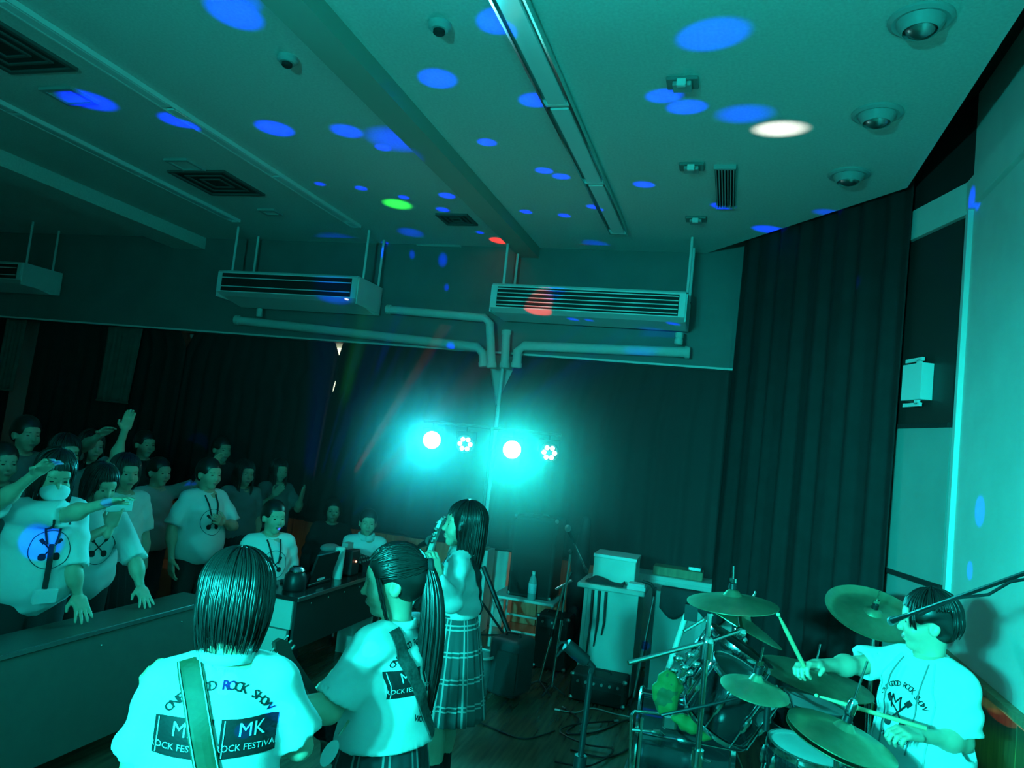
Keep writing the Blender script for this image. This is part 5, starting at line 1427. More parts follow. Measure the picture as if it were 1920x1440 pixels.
# black floor amplifier before the lectern
ya = 5.98
xa2, xb2 = aY(1072, 1290, ya)[0], aY(1176, 1290, ya)[0]
def amp(label, x0, x1, y0, y1, z0, z1, knobs=True, name='amplifier', cat='amplifier'):
    t = thing(name, label, cat, ((x0 + x1) / 2, (y0 + y1) / 2, z0))
    MB().bbox((x0, y0, z0), (x1, y1, z1), .012).build('cabinet', M_BLACKM, t)
    hg = z1 - z0
    MB().box((x0 + .03, y0 - .006, z0 + .03), (x1 - .03, y0, z1 - (.10 if knobs else .03))).build('grille_cloth', mat('speaker_cloth', (0.022, 0.024, 0.024), .9, bump=(700, .6)), t)
    if knobs:
        cp = MB().box((x0 + .03, y0 - .005, z1 - .085), (x1 - .03, y0, z1 - .02)).build('control_plate', M_BLACK, t)
        n = max(3, int((x1 - x0 - .1) / .05))
        for k in range(n):
            x = x0 + .06 + (x1 - x0 - .12) * k / (n - 1)
            MB().cyl((x, y0 - .005, z1 - .052), (x, y0 - .022, z1 - .052), .011, n=10).build('knob', M_STEEL, cp, True)
    MB().tube([((x0 + x1) / 2 - .08, (y0 + y1) / 2, z1), ((x0 + x1) / 2 - .07, (y0 + y1) / 2, z1 + .02), ((x0 + x1) / 2 + .07, (y0 + y1) / 2, z1 + .02), ((x0 + x1) / 2 + .08, (y0 + y1) / 2, z1)], .009, 6).build('handle', M_BLACK, t, True)
    for x in (x0 + .012, x1 - .012):
        for z in (z0 + .022, z1 - .012): MB().ball((x, y0 + .01, z), .02, 8).build('corner_cap', M_STEEL, t, True)
    return t
amp('low black amplifier on the floor before the lectern', xa2, xb2, ya - .1, ya + .15, .0, aY(1120, 1262, ya)[2])
# green-grey board right of the lectern
yb = 6.05
xa3, xb3 = aY(1222, 1200, yb)[0], aY(1345, 1200, yb)[0]
zb3 = aY(1260, 1112, yb)[2]
t = thing('display_board', 'tall greenish board on feet behind the drum kit', 'board', ((xa3 + xb3) / 2, yb, 0))
MB().bbox((xa3, yb, .06), (xb3 + .1, yb + .03, zb3), .004).build('panel', M_BOARD, t)
MB().box((xa3 - .03, yb - .005, .0), (xa3, yb + .035, zb3 + .02)).build('post', M_BLACK, t)
MB().box((xb3 + .1, yb - .005, .0), (xb3 + .13, yb + .035, zb3 + .02)).build('post', M_BLACK, t)
for x in (xa3 - .015, xb3 + .115): MB().box((x - .02, yb + .036, 0), (x + .02, yb + .30, .03)).build('foot_bar', M_BLACK, t)
MB().box((xa3 + .32, yb - .008, .08), (xa3 + .36, yb, zb3 - .02)).build('seam_strip', M_GREY, t)
# dark jacket over the board
P = np.zeros((8, 20, 3))
for i in range(8):
    for j in range(20):
        u, v = j / 19, i / 7
        P[i, j] = (xa3 + .04 + u * (xb3 - xa3), yb + .05 if i == 0 else yb - .055 - .015 * math.sin(u * 17) * v, zb3 + .035 if i < 2 else zb3 + .03 - v * (.12 + .10 * math.sin(u * 5 + .5) ** 2))
tj = thing('black_jacket', 'black jacket thrown over the greenish board', 'jacket', tuple(P[0, 10]))
MB().grid(P).build('fabric', M_DKCLOTH, tj, 'all', .012)
# bright things on the low cabinet behind the board
tk = thing('wooden_tray', 'warm lit wooden tray at the curtain foot behind the board', 'tray', (aY(1265, 1075, 7.3)[0], 7.3, aY(1265, 1085, 7.3)[2]))
q0, q1 = aY(1226, 1066, 7.3), aY(1318, 1084, 7.3)
MB().bbox((q0[0], 7.2, q1[2] - .02), (q1[0], 7.42, q1[2] + .06), .006).build('tray_base', M_WOOD, tk)
MB().bbox((q1[0] - .14, 7.22, q1[2] + .06), (q1[0] - .02, 7.36, q1[2] + .10), .006).build('tin', M_STEEL, tk)
tcab = thing('low_cabinet', 'low pale cabinet under the far curtain carrying a tray', 'cabinet', ((q0[0] + q1[0]) / 2, 7.3, 0))
MB().bbox((q0[0] - .35, 7.15, 0), (q1[0] + .2, 7.46, q1[2] - .02), .006).build('body', M_LECT, tcab)
for k in range(2):
    x0_ = q0[0] - .33 + k * .48
    MB().box((x0_, 7.135, .06), (x0_ + .46, 7.15, q1[2] - .06)).build('door', M_LECT, tcab)

# speaker cabinet on a small white table
yt = 6.95
xs0, xs1 = aY(958, 1050, yt)[0], aY(1040, 1050, yt)[0]
zt2 = aY(975, 1118, yt)[2]; zs1 = aY(990, 968, yt)[2]
t = thing('folding_table', 'small white table with tubular frame under the tall speaker', 'table', ((xs0 + xs1) / 2, yt, 0))
MB().bbox((xs0 - .12, yt - .12, zt2 - .025), (xs1 + .06, yt + .40, zt2), .004).build('tabletop', M_WHITE, t)
for x in (xs0 - .10, xs1 + .04):
    MB().tube([(x, yt - .10, 0.01), (x, yt - .10, zt2 - .06), (x, yt - .07, zt2 - .035), (x, yt + .35, zt2 - .035), (x, yt + .38, zt2 - .06), (x, yt + .38, .01)], .013, 8).build('leg_frame', M_WHITE, t, True)
MB().cyl((xs0 - .10, yt + .38, zt2 * .45), (xs1 + .04, yt + .38, zt2 * .45), .012, n=8).build('cross_rail', M_WHITE, t, True)
MB().cyl((xs0 - .10, yt + .38, .06), (xs1 + .04, yt + .38, .06), .012, n=8).build('cross_rail', M_WHITE, t, True)
amp('tall black speaker cabinet standing on the small white table', xs0, xs1, yt - .02, yt + .36, zt2, zs1, False, 'speaker_cabinet', 'speaker')
# bottle on the table edge
M_PET = mat('pet_plastic', (0.72, 0.82, 0.82), 0.1, trans=.55)
def pet_bottle(label, p, s_=1.0):
    t = thing('plastic_bottle', label, 'bottle', p)
    MB().lathe([(0, .0), (.030 * s_, .0), (.033 * s_, .01), (.033 * s_, .14 * s_), (.024 * s_, .175 * s_), (.012 * s_, .195 * s_), (.012 * s_, .205 * s_), (0, .205 * s_)], p, n=18).build('bottle_body', M_PET, t, True)
    MB().lathe([(.0335 * s_, .055 * s_), (.0338 * s_, .056 * s_), (.0338 * s_, .13 * s_), (.0335 * s_, .131 * s_)], p, n=18).build('bottle_label', mat('bottle_label', (.45, .60, .65), .6, noise=(40, .2)), t, True)
    MB().lathe([(.0145 * s_, .20 * s_), (.0145 * s_, .225 * s_), (0, .225 * s_)], p, n=14).build('cap', M_WHITE, t, True)
pp = aY(997, 1117, yt - .07); pet_bottle('clear water bottle with white cap standing at the white table edge', (pp[0], yt - .075, zt2), 1.18)
# monitor speaker, bin, bags on the floor
ym = 5.55; xm0, xm1 = aY(918, 1260, ym)[0], aY(980, 1260, ym)[0]; zm = aY(945, 1198, ym)[2]
t = thing('floor_monitor', 'rounded dark floor speaker with blue light on its corner', 'speaker', ((xm0 + xm1) / 2, ym, 0))
V, Q = SDF().rbox(((xm0 + xm1) / 2, ym + .13, zm / 2 + .012), ((xm1 - xm0) / 2, .15, zm / 2 - .012), rotz(-.25), .045, .01).mesh(.012)
np_mesh('cabinet', [(V, Q)], mat('monitor_shell', (0.05, 0.055, 0.06), .45), t)
MB().box((xm0 + .05, ym - .04, .06), (xm1 - .04, ym - .02, zm - .08), rotz(0)).build('grille', M_BLACK, t)
MB().tube([((xm0 + xm1) / 2 - .06, ym + .12, zm - .01), ((xm0 + xm1) / 2 - .05, ym + .12, zm + .025), ((xm0 + xm1) / 2 + .05, ym + .12, zm + .025), ((xm0 + xm1) / 2 + .06, ym + .12, zm - .01)], .01, 6).build('handle', M_BLACK, t, True)
for sx in (xm0 + .05, xm1 - .05): MB().cyl((sx, ym + .1, 0), (sx, ym + .1, .03), .02, n=8).build('rubber_foot', M_BLACK, t)
pb = aZ(890, 1300, 0); hb = .30
t = thing('clear_bin', 'clear plastic bin with pale rim beside the floor speaker', 'bin', pb)
MB().lathe([(0, .004), (.10, .004), (.125, hb), (.121, hb), (.096, .012), (0, .012)], pb, n=28).build('bin_wall', mat('clear_plastic', (.55, .62, .62), .12, trans=.75), t, True)
MB().lathe([(.128, hb - .015), (.134, hb - .008), (.134, hb + .006), (.124, hb + .006), (.121, hb - .01)], pb, n=28).build('rim', M_WHITE, t, True)
amp('black guitar amplifier behind the boom stand', aY(1000, 1240, 6.55)[0], aY(1062, 1240, 6.55)[0], 6.5, 6.78, 0, .46)
# soft black gig bag leaning by the table
t = thing('gig_bag', 'soft black gig bag standing beside the lectern', 'bag', (aY(1078, 1130, 6.9)[0], 6.98, 0))
c_ = aY(1078, 1130, 6.9)
V, Q = SDF().ell((c_[0], 6.98, .55), (.10, .08, .42), None, .02).cone((c_[0], 6.98, .9), (c_[0] + .02, 6.98, 1.28), .08, .045, .08).ell((c_[0], 6.98, .20), (.12, .09, .20), None, .08).mesh(.016)
np_mesh('bag_shell', [(V, Q)], mat('bag_nylon', (.015, .016, .018), .6, noise=(14, .3)), t)
MB().tube([(c_[0] - .1, 6.9, .4), (c_[0] - .12, 6.88, .6), (c_[0] - .06, 6.89, .8)], .012, 6).build('carry_strap', M_BLACK, t, True)
V, Q = SDF().ell((c_[0], 6.90, .35), (.07, .04, .16), None, .02).mesh(.012); np_mesh('pocket', [(V, Q)], mat('bag_nylon', (.015, .016, .018), .6), t)
# guitar on a stand behind the singer (only its dark neck shows)
a_, b_ = aY(906, 1062, 6.0), aY(958, 1195, 5.9)
t = thing('stand_arm', 'dark slanted stand arm leaning beside the singer back', 'stand', (b_[0], b_[1], b_[2] - .1))
MB().tube([a_, b_], .020, 8).build('arm', M_BLACK, t, True)
MB().tube([b_, b_ + np.array([.05, 0, -.12])], .014, 8).build('hinge', M_BLACK, t, True)
MB().cyl((b_[0] + .05, b_[1], 0.0), (b_[0] + .05, b_[1], b_[2] - .1), .014, n=8).build('foot_post', M_BLACK, t, True)
# white door panel and post seen under the hem
x0_, x1_ = aY(884, 1080, 7.7)[0], aY(934, 1080, 7.7)[0]
t = thing('low_shelf', 'pale low shelf unit under the far curtain beside the pillar', 'shelf', ((x0_ + x1_) / 2, 7.3, 0))
MB().box((x0_, 7.24, 0), (x0_ + .03, 7.48, .82)).build('side_panel', M_WHITE, t); MB().box((x1_ - .03, 7.24, 0), (x1_, 7.48, .82)).build('side_panel', M_WHITE, t)
MB().box((x0_ + .03, 7.46, 0), (x1_ - .03, 7.48, .82)).build('back_panel', M_LECT, t)
for z in (.05, .42, .80): MB().box((x0_ + .03, 7.25, z), (x1_ - .03, 7.459, z + .02)).build('shelf_board', M_WOOD, t)
# cables on the floor
def cable(label, pts, r=.006, m_=None):
    t = thing('cable', label, 'cable', pts[0], None)
    D_ = []
    P_ = [np.array(p, float) for p in pts]
    for i in range(len(P_) - 1):
        p0_, p1_, p2_, p3_ = P_[max(i - 1, 0)], P_[i], P_[i + 1], P_[min(i + 2, len(P_) - 1)]
        for s_ in np.linspace(0, 1, 8)[:-1]:
            D_.append(.5 * ((2 * p1_) + (-p0_ + p2_) * s_ + (2 * p0_ - 5 * p1_ + 4 * p2_ - p3_) * s_ ** 2 + (-p0_ + 3 * p1_ - 3 * p2_ + p3_) * s_ ** 3))
    D_.append(P_[-1])
    MB().tube(D_, r, 6).build('cable_run', m_ or M_BLACK, t, True)
    MB().cyl(D_[0], D_[0] + unit(D_[0] - D_[1]) * .04, r * 1.8, n=8).build('plug', M_STEEL, t, True)
def fl(px, py, r=.007): return aZ(px, py, r)
cable('black cable looping across the dark floor before the low amplifier', [fl(1060, 1330), fl(1085, 1350), fl(1062, 1375), fl(1120, 1372), fl(1180, 1350), fl(1190, 1390), fl(1140, 1420), fl(1070, 1405)])
cable('black cable coiled near the black stand foot', [fl(1150, 1352, .019), fl(1080, 1358, .019), fl(1050, 1372, .019), fl(1100, 1396, .019), fl(1150, 1406, .019), fl(1105, 1436, .019), fl(1040, 1428, .019)])
cable('pale cable lying between boom stand and low amplifier', [fl(1050, 1332), fl(1080, 1336), fl(1110, 1328), fl(1150, 1338), fl(1180, 1344)], .005, M_GREY)
cable('pale cable on the floor behind the singer legs', [fl(885, 1262), fl(905, 1250), fl(925, 1225), fl(935, 1195)], .006, M_GREY)
cable('black cable running along the stage floor by the singer socks', [fl(880, 1345), fl(930, 1368), fl(985, 1385), fl(1040, 1370)], .006)
# ================================================================== drum kit
M_SHELL = mat('drum_shell_black', (0.010, 0.010, 0.011), 0.10, coat=.8)
M_HEAD = mat('drum_head', (0.62, 0.63, 0.61), 0.55, noise=(10, .06))
M_HEADD = mat('drum_head_dark', (0.05, 0.055, 0.055), 0.35)
M_CYMB = mat('cymbal_bronze', (0.40, 0.42, 0.26), 0.36, metal=.85, noise=(18, .12))
rs = thing('drum_riser', 'low black platform under the drum kit', 'riser', (.42, 3.6, 0))
MB().bbox((-.42, 2.84, .03), (1.28, 4.70, RISER), .01).build('deck', M_BLACKM, rs)
for x in (-.32, 1.18):
    for y in (2.94, 4.6): MB().cyl((x, y, 0), (x, y, .03), .03, n=10).build('foot', M_BLACK, rs)
def drum(label, c, ax, R_, L, dark=False, lugs=8, name='tom_drum', front=None):
    """c: centre of the batter head, ax: direction the batter head faces"""
    c = np.array(c); ax = unit(ax); t = thing(name, label, 'drum', c - ax * L / 2)
    sh_ = MB().lathe([(R_ * .99, -.012), (R_, -.014), (R_, -L + .014), (R_ * .99, -L + .012)], c, ax, 36).build('shell', M_SHELL, t, True)
    MB().lathe([(0, -.004), (R_ * .9, -.004), (R_ * .995, -.008)], c, ax, 36).build('batter_head', M_HEADD if dark else M_HEAD, t, True)
    MB().lathe([(R_ * .995, -L + .008), (R_ * .9, -L + .004), (0, -L + .004)], c, ax, 36).build('resonant_head', front or M_HEADD, t, True)
    for h in (0, -L):
        MB().lathe([(R_ * .985, h + .006), (R_ * 1.03, h + .008), (R_ * 1.04, h - .012 if h == 0 else h + .0), (R_ * 1.02, h - .02 if h == 0 else h - .01), (R_ * 1.0, h - .018 if h == 0 else h - .008), (R_ * .985, h + .006)], c, ax, 36).build('hoop', M_CHROME, t, True)
    F = frame_from(ax, (0.1, 0.2, 1) if abs(ax[2]) < .9 else (1, 0, 0))
    for k in range(lugs):
        a = 2 * math.pi * (k + .5) / lugs; o = F[:, 0] * math.cos(a) + F[:, 1] * math.sin(a)
        MB().cyl(c + o * R_ * 1.035 + ax * .004, c + o * R_ * 1.035 - ax * (L + .004), .0035, n=6).build('tension_rod', M_CHROME, sh_, True)
        m_ = c + o * (R_ + .008) - ax * L * .5
        MB().tube([m_ + ax * .035, m_ + ax * .02, m_ - ax * .02, m_ - ax * .035], [.006, .011, .011, .006], 8).build('lug', M_CHROME, sh_, True)
    return t
def cymbal(label, c, n_, R_, name='cymbal', china=False, base=None, rod=.10, post=True, group=None):
    c = np.array(c); n_ = unit(n_); t = thing(name, label, 'cymbal', c, group)
    pr = [(0.006, .0), (R_ * .14, -.010), (R_ * .20, -.026), (R_ * .22, -.028), (R_ * .60, -.042), (R_ * .98, -.062), (R_, -.064)] if not china else [(0.006, 0), (R_ * .15, -.012), (R_ * .2, -.026), (R_ * .62, -.044), (R_ * .80, -.052), (R_ * .86, -.048), (R_, -.026)]
    pr = pr + [(r_, h - .003) for r_, h in pr[::-1]]
    MB().lathe(pr, c, n_, 44).build('plate', M_CYMB, t, True)
    MB().cyl(c - n_ * .03, c + n_ * rod, .0045, n=8).build('rod', M_CHROME, t, True)
    MB().lathe([(0, .026), (.016, .024), (.018, .0), (0, .0)], c, n_, 14).build('felt', M_BLACK, t, True)
    MB().box((-.016, -.004, 0), (.016, .004, .018), frame_from(n_), c + n_ * .028).build('wing_nut', M_CHROME, t)
    return t
def cstand(label, base, top, boom=None, name='cymbal_stand', feet=.24):
    base, top = np.array(base), np.array(top); t = thing(name, label, 'cymbal stand', base)
    mid = base * .4 + top * .6
    MB().cyl(base + np.array([0, 0, .10]), mid, .016, n=10).build('lower_tube', M_CHROME, t, True)
    MB().cyl(mid, top, .011, n=10).build('upper_tube', M_CHROME, t, True)
    MB().tube([mid - np.array([0, 0, .03]), mid + np.array([0, 0, .03])], .023, 12).build('clutch', M_CHROME, t, True)
    MB().cyl(mid, mid + np.array([.05, -.02, 0]), .006, n=6).build('wing_bolt', M_CHROME, t, True)
    for k in range(3):
        a = k * 2.094 + base[1] * 5; e = np.array([math.cos(a), math.sin(a), 0])
        MB().tube([base + np.array([0, 0, .26]), base + e * feet + np.array([0, 0, .014])], .010, 8).build('leg', M_CHROME, t, True)
        MB().ball(base + e * feet + np.array([0, 0, .014]), .014, 8).build('rubber_tip', M_BLACK, t, True)
    if boom is not None:
        MB().ball(top, .026, 12).build('tilter', M_CHROME, t, True)
        MB().cyl(boom[0], boom[1], .0085, n=10).build('boom', M_CHROME, t, True)
        MB().ball(boom[1], .02, 10).build('tilter', M_CHROME, t, True)
    return t
DRUMS, CYM = 'drums of the kit', 'cymbals of the kit'
# bass drum facing the crowd
cb = aD(1430, 1415, 3.55); zb_ = RISER + .30
t = drum('large black bass drum with chrome hoops lying on its side', (.12, cb[1], zb_), (1, .05, 0), .28, .44, True, 8, 'bass_drum')
for sy in (-1, 1):
    MB().cyl((-.25, cb[1] + sy * .22, zb_ - .12), (-.33, cb[1] + sy * .36, RISER + .008), .009, n=8).build('spur', M_CHROME, t, True)
# rack toms
u1 = unit(np.array([.45, -.10, .88])); 
drum('black rack tom with chrome hoops under the small splash cymbal', aD(1398, 1272, 2.98), u1, .145, .22, True)
drum('black rack tom with dark head under the two crash cymbals', aD(1388, 1212, 3.42), unit((.45, .05, .88)), .16, .22, True)
drum('shallow tom with a clip-on microphone beside the hi-hat', aD(1520, 1316, 3.52), unit((.05, .03, 1)), .18, .12, False)
drum('chrome-hooped snare drum with white head under the hi-hat', aD(1514, 1404, 2.88), unit((.08, -.03, 1)), .148, .13, False, 10, 'snare_drum')
# legs for the snare and the third tom
sp = aD(1514, 1404, 2.88)
st = thing('snare_stand', 'chrome folding stand under the snare drum', 'stand', (sp[0], sp[1], RISER))
MB().cyl((sp[0], sp[1], RISER + .10), (sp[0], sp[1], sp[2] - .16), .014, n=10).build('tube', M_CHROME, st, True)
for k in range(3):
    a = k * 2.094; e = np.array([math.cos(a), math.sin(a), 0]); bq = np.array([sp[0], sp[1], 0])
    MB().tube([bq + np.array([0, 0, sp[2] - .20]), bq + e * .166 + np.array([0, 0, sp[2] - .175]), bq + e * .172 + np.array([0, 0, sp[2] - .12])], .007, 8).build('basket_arm', M_CHROME, st, True)
    MB().tube([bq + np.array([0, 0, RISER + .2]), bq + e * .12 + np.array([0, 0, RISER + .012])], .009, 8).build('leg', M_CHROME, st, True)
tp3 = aD(1520, 1316, 3.52)
ft = thing('tom_stand', 'chrome legs carrying the shallow tom', 'stand', (tp3[0], tp3[1], RISER))
for k in range(3):
    a = k * 2.094 + .5; e = np.array([math.cos(a), math.sin(a), 0])
    MB().cyl(np.array([tp3[0], tp3[1], tp3[2] - .03]) + e * .202, np.array([tp3[0], tp3[1], RISER + .004]) + e * .215, .007, n=8).build('leg', M_CHROME, ft, True)
# tom holder over the bass drum
th = thing('tom_holder', 'chrome double tom holder rising from the bass drum', 'stand', (-.10, cb[1], zb_ + .28))
MB().cyl((-.10, cb[1], zb_ + .281), (-.10, cb[1], zb_ + .42), .015, n=10).build('post', M_CHROME, th, True)
for k, q in enumerate((aD(1345, 1335, 3.05), aD(1340, 1262, 3.42))):
    MB().tube([(-.10, cb[1], zb_ + .40), (-.12, (cb[1] + q[1]) / 2, (zb_ + .42 + q[2]) / 2), tuple(q)], .011, 8).build('arm', M_CHROME, th, True)
# clip-on microphones
def clip_mic(label, p, q, r):
    t = thing('drum_microphone', label, 'microphone', q)
    MB().tube([p, p * .9 + q * .1 + np.array([0, 0, .03]), p * .5 + q * .5 + np.array([0, 0, .035]), q * .95 + p * .05], .006, 8).build('clip_arm', M_STEEL, t, True)
    MB().cyl(q, q - np.array([0, 0, .105]), r, r * .95, 12).build('mic_barrel', M_BLACK, t, True)
    MB().lathe([(r, 0), (r * 1.02, .006), (r * .7, .014), (0, .016)], q, n=12).build('mic_cap', M_GRILL, t, True)
clip_mic('black barrel microphone clamped to the shallow tom rim', aD(1468, 1302, 3.32), aD(1491, 1334, 3.12), .017)
clip_mic('small black microphone clamped on the rack tom under the splash cymbal', aD(1456, 1300, 2.84), aD(1440, 1316, 2.78), .012)
# cymbals and their stands
nrm = lambda px, py, d, tx: unit(np.array(tx))
c1 = aD(1374, 1104, 3.25); cymbal('bronze crash cymbal on the tall stand, highest over the toms', c1, (-.06, -.06, 1), .195, group=CYM)
c2 = aD(1398, 1146, 3.42); cymbal('dark bronze crash cymbal just below the highest one', c2, (.38, .1, .92), .21, group=CYM)
c3 = aD(1421, 1262, 2.74); cymbal('smallest bronze cymbal, a splash over the black rack tom', c3, (.10, -.10, 1), .125, group=CYM)
c4 = aD(1530, 1246, 3.55); cymbal('wide bronze ride cymbal under the outstretched hand', c4, (.12, -.02, 1), .27, group=CYM)
c5 = aD(1640, 1140, 3.72); cymbal('big bronze china cymbal behind the drummer head', c5, (.10, -.40, .9), .23, china=True, group=CYM)
c6 = aD(1588, 1352, 2.72); nh = unit((.22, -.06, .97))
hh = cymbal('pair of bronze hi-hat cymbals with a tall pull rod', c6, nh, .195, 'hi_hat', rod=.235, group=CYM)
MB().lathe([(.006, -.10), (.19, -.082), (.195, -.080), (.195, -.083), (.19, -.086), (.04, -.12), (.006, -.125)], c6, nh, 40).build('bottom_plate', M_CYMB, hh, True)
MB().lathe([(0, .03), (.018, .03), (.018, .07), (.012, .085), (0, .085)], c6, nh, 14).build('clutch', M_CHROME, hh, True)
hb_ = np.array([c6[0] + .05, c6[1] - .03, RISER])
cstand('chrome hi-hat stand with thick tube', hb_, c6 - nh * .13, None, 'hi_hat_stand', .10)
# tall stand with booms in the middle of the picture
s1t = aD(1326, 1204, 2.82)
b1 = np.array([s1t[0] - .0, s1t[1] + .0, RISER])
cstand('tall chrome boom stand before the rack toms', b1, s1t, (aD(1178, 1243, 2.70), aD(1326, 1203, 2.82)))
MB().cyl(s1t, aD(1390, 1182, 3.06), .008, n=8).build('cymbal_arm', M_CHROME, bpy.data.objects['cymbal_stand'], True)
MB().tube([aD(1390, 1182, 3.06), aD(1386, 1150, 3.14), c1 - np.array([0, 0, .03])], .008, 8).build('cymbal_post', M_CHROME, bpy.data.objects['cymbal_stand'], True)
MB().cyl(s1t, aD(1330, 1150, 2.83), .010, n=8).build('post', M_CHROME, bpy.data.objects['cymbal_stand'], True)
MB().ball(aD(1388, 1186, 3.06), .026, 12).build('tilter', M_CHROME, bpy.data.objects['cymbal_stand'], True)
MB().cyl(aD(1282, 1184, 2.84), aD(1336, 1152, 2.86), .007, n=8).build('cross_arm', M_CHROME, bpy.data.objects['cymbal_stand'], True)
MB().tube([s1t - np.array([0, 0, .0]), s1t - np.array([0, 0, .06])], .026, 12).build('clamp', M_CHROME, bpy.data.objects['cymbal_stand'], True)
for q, lb, cc in ((aD(1408, 1440, 3.5), 'chrome stand of the lower crash cymbal', c2), (aD(1560, 1440, 3.7), 'chrome stand of the wide ride cymbal', c4), (aD(1650, 1440, 3.9), 'chrome stand of the big china cymbal', c5)):
    oy = .58 if cc is c2 else (.42 if cc is c4 else .02)
    bq = np.array([cc[0] + .02, cc[1] + oy, RISER])
    if cc is not c5: cstand(lb, bq, bq + np.array([0, 0, cc[2] - .26 - RISER]), (bq + np.array([0, .1, cc[2] - .31 - RISER]), cc - unit((.38, .1, .92) if cc is c2 else (.12, -.02, 1)) * .06), feet=.13)
    else: cstand(lb, bq, cc - np.array([0, 0, .035]))
# splash arm: long black rod crossing the kit
sa = thing('splash_arm', 'long thin black rod crossing the kit under the splash cymbal', 'cymbal arm', c3 - np.array([0, 0, .08]))
MB().tube([aD(1240, 1341, 2.70), aD(1330, 1322, 2.68), aD(1405, 1303, 2.70)], .006, 8).build('rod', M_BLACK, sa, True)
MB().tube([aD(1405, 1303, 2.70), c3 - np.array([0, 0, .02])], .006, 8).build('post', M_CHROME, sa, True)
# side boom and clamp before the bass drum
fb = thing('hoop_rack', 'thin chrome frame beside the bass drum front', 'rack', aD(1190, 1440, 3.2))
q = [aD(1196, 1440, 3.2), aD(1204, 1346, 3.2), aD(1190, 1334, 3.2), aD(1184, 1340, 3.2), aD(1180, 1440, 3.2)]
zb0 = RISER + .003
def drop(p): return np.array([p[0], p[1], zb0])
MB().tube([drop(q[0]), q[0], q[1]], .008, 8).build('upright', M_CHROME, fb, True)
MB().tube([drop(q[4]), q[4], q[3], q[2], aD(1240, 1338, 3.2), aD(1262, 1346, 3.2)], .007, 8).build('frame_tube', M_CHROME, fb, True)
MB().tube([aD(1184, 1368, 3.2), aD(1225, 1372, 3.2), aD(1246, 1378, 3.2)], .007, 8).build('cross_tube', M_CHROME, fb, True)
MB().bbox(aD(1256, 1352, 3.2) - .03, aD(1256, 1352, 3.2) + .03, .008).build('clamp_block', M_CHROME, fb)
MB().tube([aD(1224, 1372, 3.19), aD(1236, 1374, 3.19), aD(1245, 1380, 3.19)], [.012, .014, .006], 8).build('wing_bolt', M_CHROME, fb, True)
# cluster of chrome clamps seen behind the tall stand
for i, (px_, py_) in enumerate([(1278, 1235), (1300, 1228), (1290, 1252), (1268, 1258), (1300, 1262), (1284, 1276), (1312, 1246), (1275, 1296)]):
    p = aD(px_ - 6, py_, 3.03)
    if i == 0:
        kc = thing('memory_clamp', 'cluster of chrome clamps and wing bolts beside the tall stand', 'clamp', p)
        MB().tube([aD(1262, 1300, 3.04), aD(1285, 1255, 3.04), aD(1312, 1220, 3.02)], .012, 8).build('clamp_bar', M_CHROME, kc, True)
    MB().ball(p, .017, 10, (1.3, .8, .9)).build('clamp_block', M_CHROME, kc, True)
    MB().tube([p, p + np.array([.03 * math.cos(i), 0, .03 * math.sin(i)])], [.007, .004], 6).build('wing_bolt', M_CHROME, kc, True)
# striped pole leaning behind the kit
t = thing('pole', 'pale straight pole leaning behind the tall drum stand', 'pole', aD(1247, 1270, 4.7))
a_, b_ = aD(1287, 1152, 4.7), aD(1246, 1275, 4.7); e_ = b_ + (b_ - a_) * ((b_[2] - .02) / (a_[2] - b_[2]))
MB().cyl(a_, b_, .018, n=10).build('pole_upper', M_LECT, t, True)
MB().cyl(b_, e_, .017, n=10).build('pole_lower', M_STEEL, t, True)
MB().box((-.04, -.03, -.05), (.04, .03, .05), np.eye(3), aD(1296, 1148, 4.7)).build('pole_head', M_BLACK, t)
# green camouflage cloth hanging over the hardware
M_CAMO = mat('green_camo', (0.10, 0.42, 0.05), 0.8)
nt = M_CAMO.node_tree; b_ = nt.nodes['Principled BSDF']
n_ = nt.nodes.new('ShaderNodeTexNoise'); n_.inputs['Scale'].default_value = 16; n_.inputs['Detail'].default_value = 1.5
tc2 = nt.nodes.new('ShaderNodeTexCoord'); nt.links.new(tc2.outputs['Object'], n_.inputs['Vector'])
cr = nt.nodes.new('ShaderNodeValToRGB'); cr.color_ramp.interpolation = 'CONSTANT'
cr.color_ramp.elements[0].color = (0.02, 0.05, 0.015, 1); cr.color_ramp.elements[1].color = (0.022, 0.095, 0.016, 1); cr.color_ramp.elements[1].position = .44
nt.links.new(n_.outputs[0], cr.inputs[0]); nt.links.new(cr.outputs[0], b_.inputs['Base Color'])
def g_(px_, py_, d=2.98): return aD(px_, py_, d)
t = thing('camouflage_towel', 'bright green camouflage towel draped over the drum hardware', 'towel', g_(1250, 1335))
s = SDF()
s.ell(g_(1252, 1280), (.045, .03, .05), None, .02).ell(g_(1249, 1312), (.052, .032, .06), None, .03)
s.ell(g_(1231, 1294), (.018, .016, .02), None, .02).ell(g_(1272, 1292), (.022, .016, .016), None, .02).cone(g_(1262, 1300), g_(1274, 1290), .015, .012, .02)
s.warp(lambda x, y, z: .004 * np.sin(90 * x + 60 * z) * np.sin(70 * z - 50 * x))
np_mesh('towel_fold', [s.mesh(.007)], M_CAMO, t)
s = SDF().cone(g_(1270, 1346), g_(1300, 1358), .022, .030, .02).ell(g_(1294, 1362), (.05, .03, .028), None, .02).ell(g_(1322, 1380), (.03, .025, .02), None, .02)
s.warp(lambda x, y, z: .004 * np.sin(90 * x + 60 * z) * np.sin(70 * z - 50 * x))
np_mesh('towel_end', [s.mesh(.007)], M_CAMO, t)
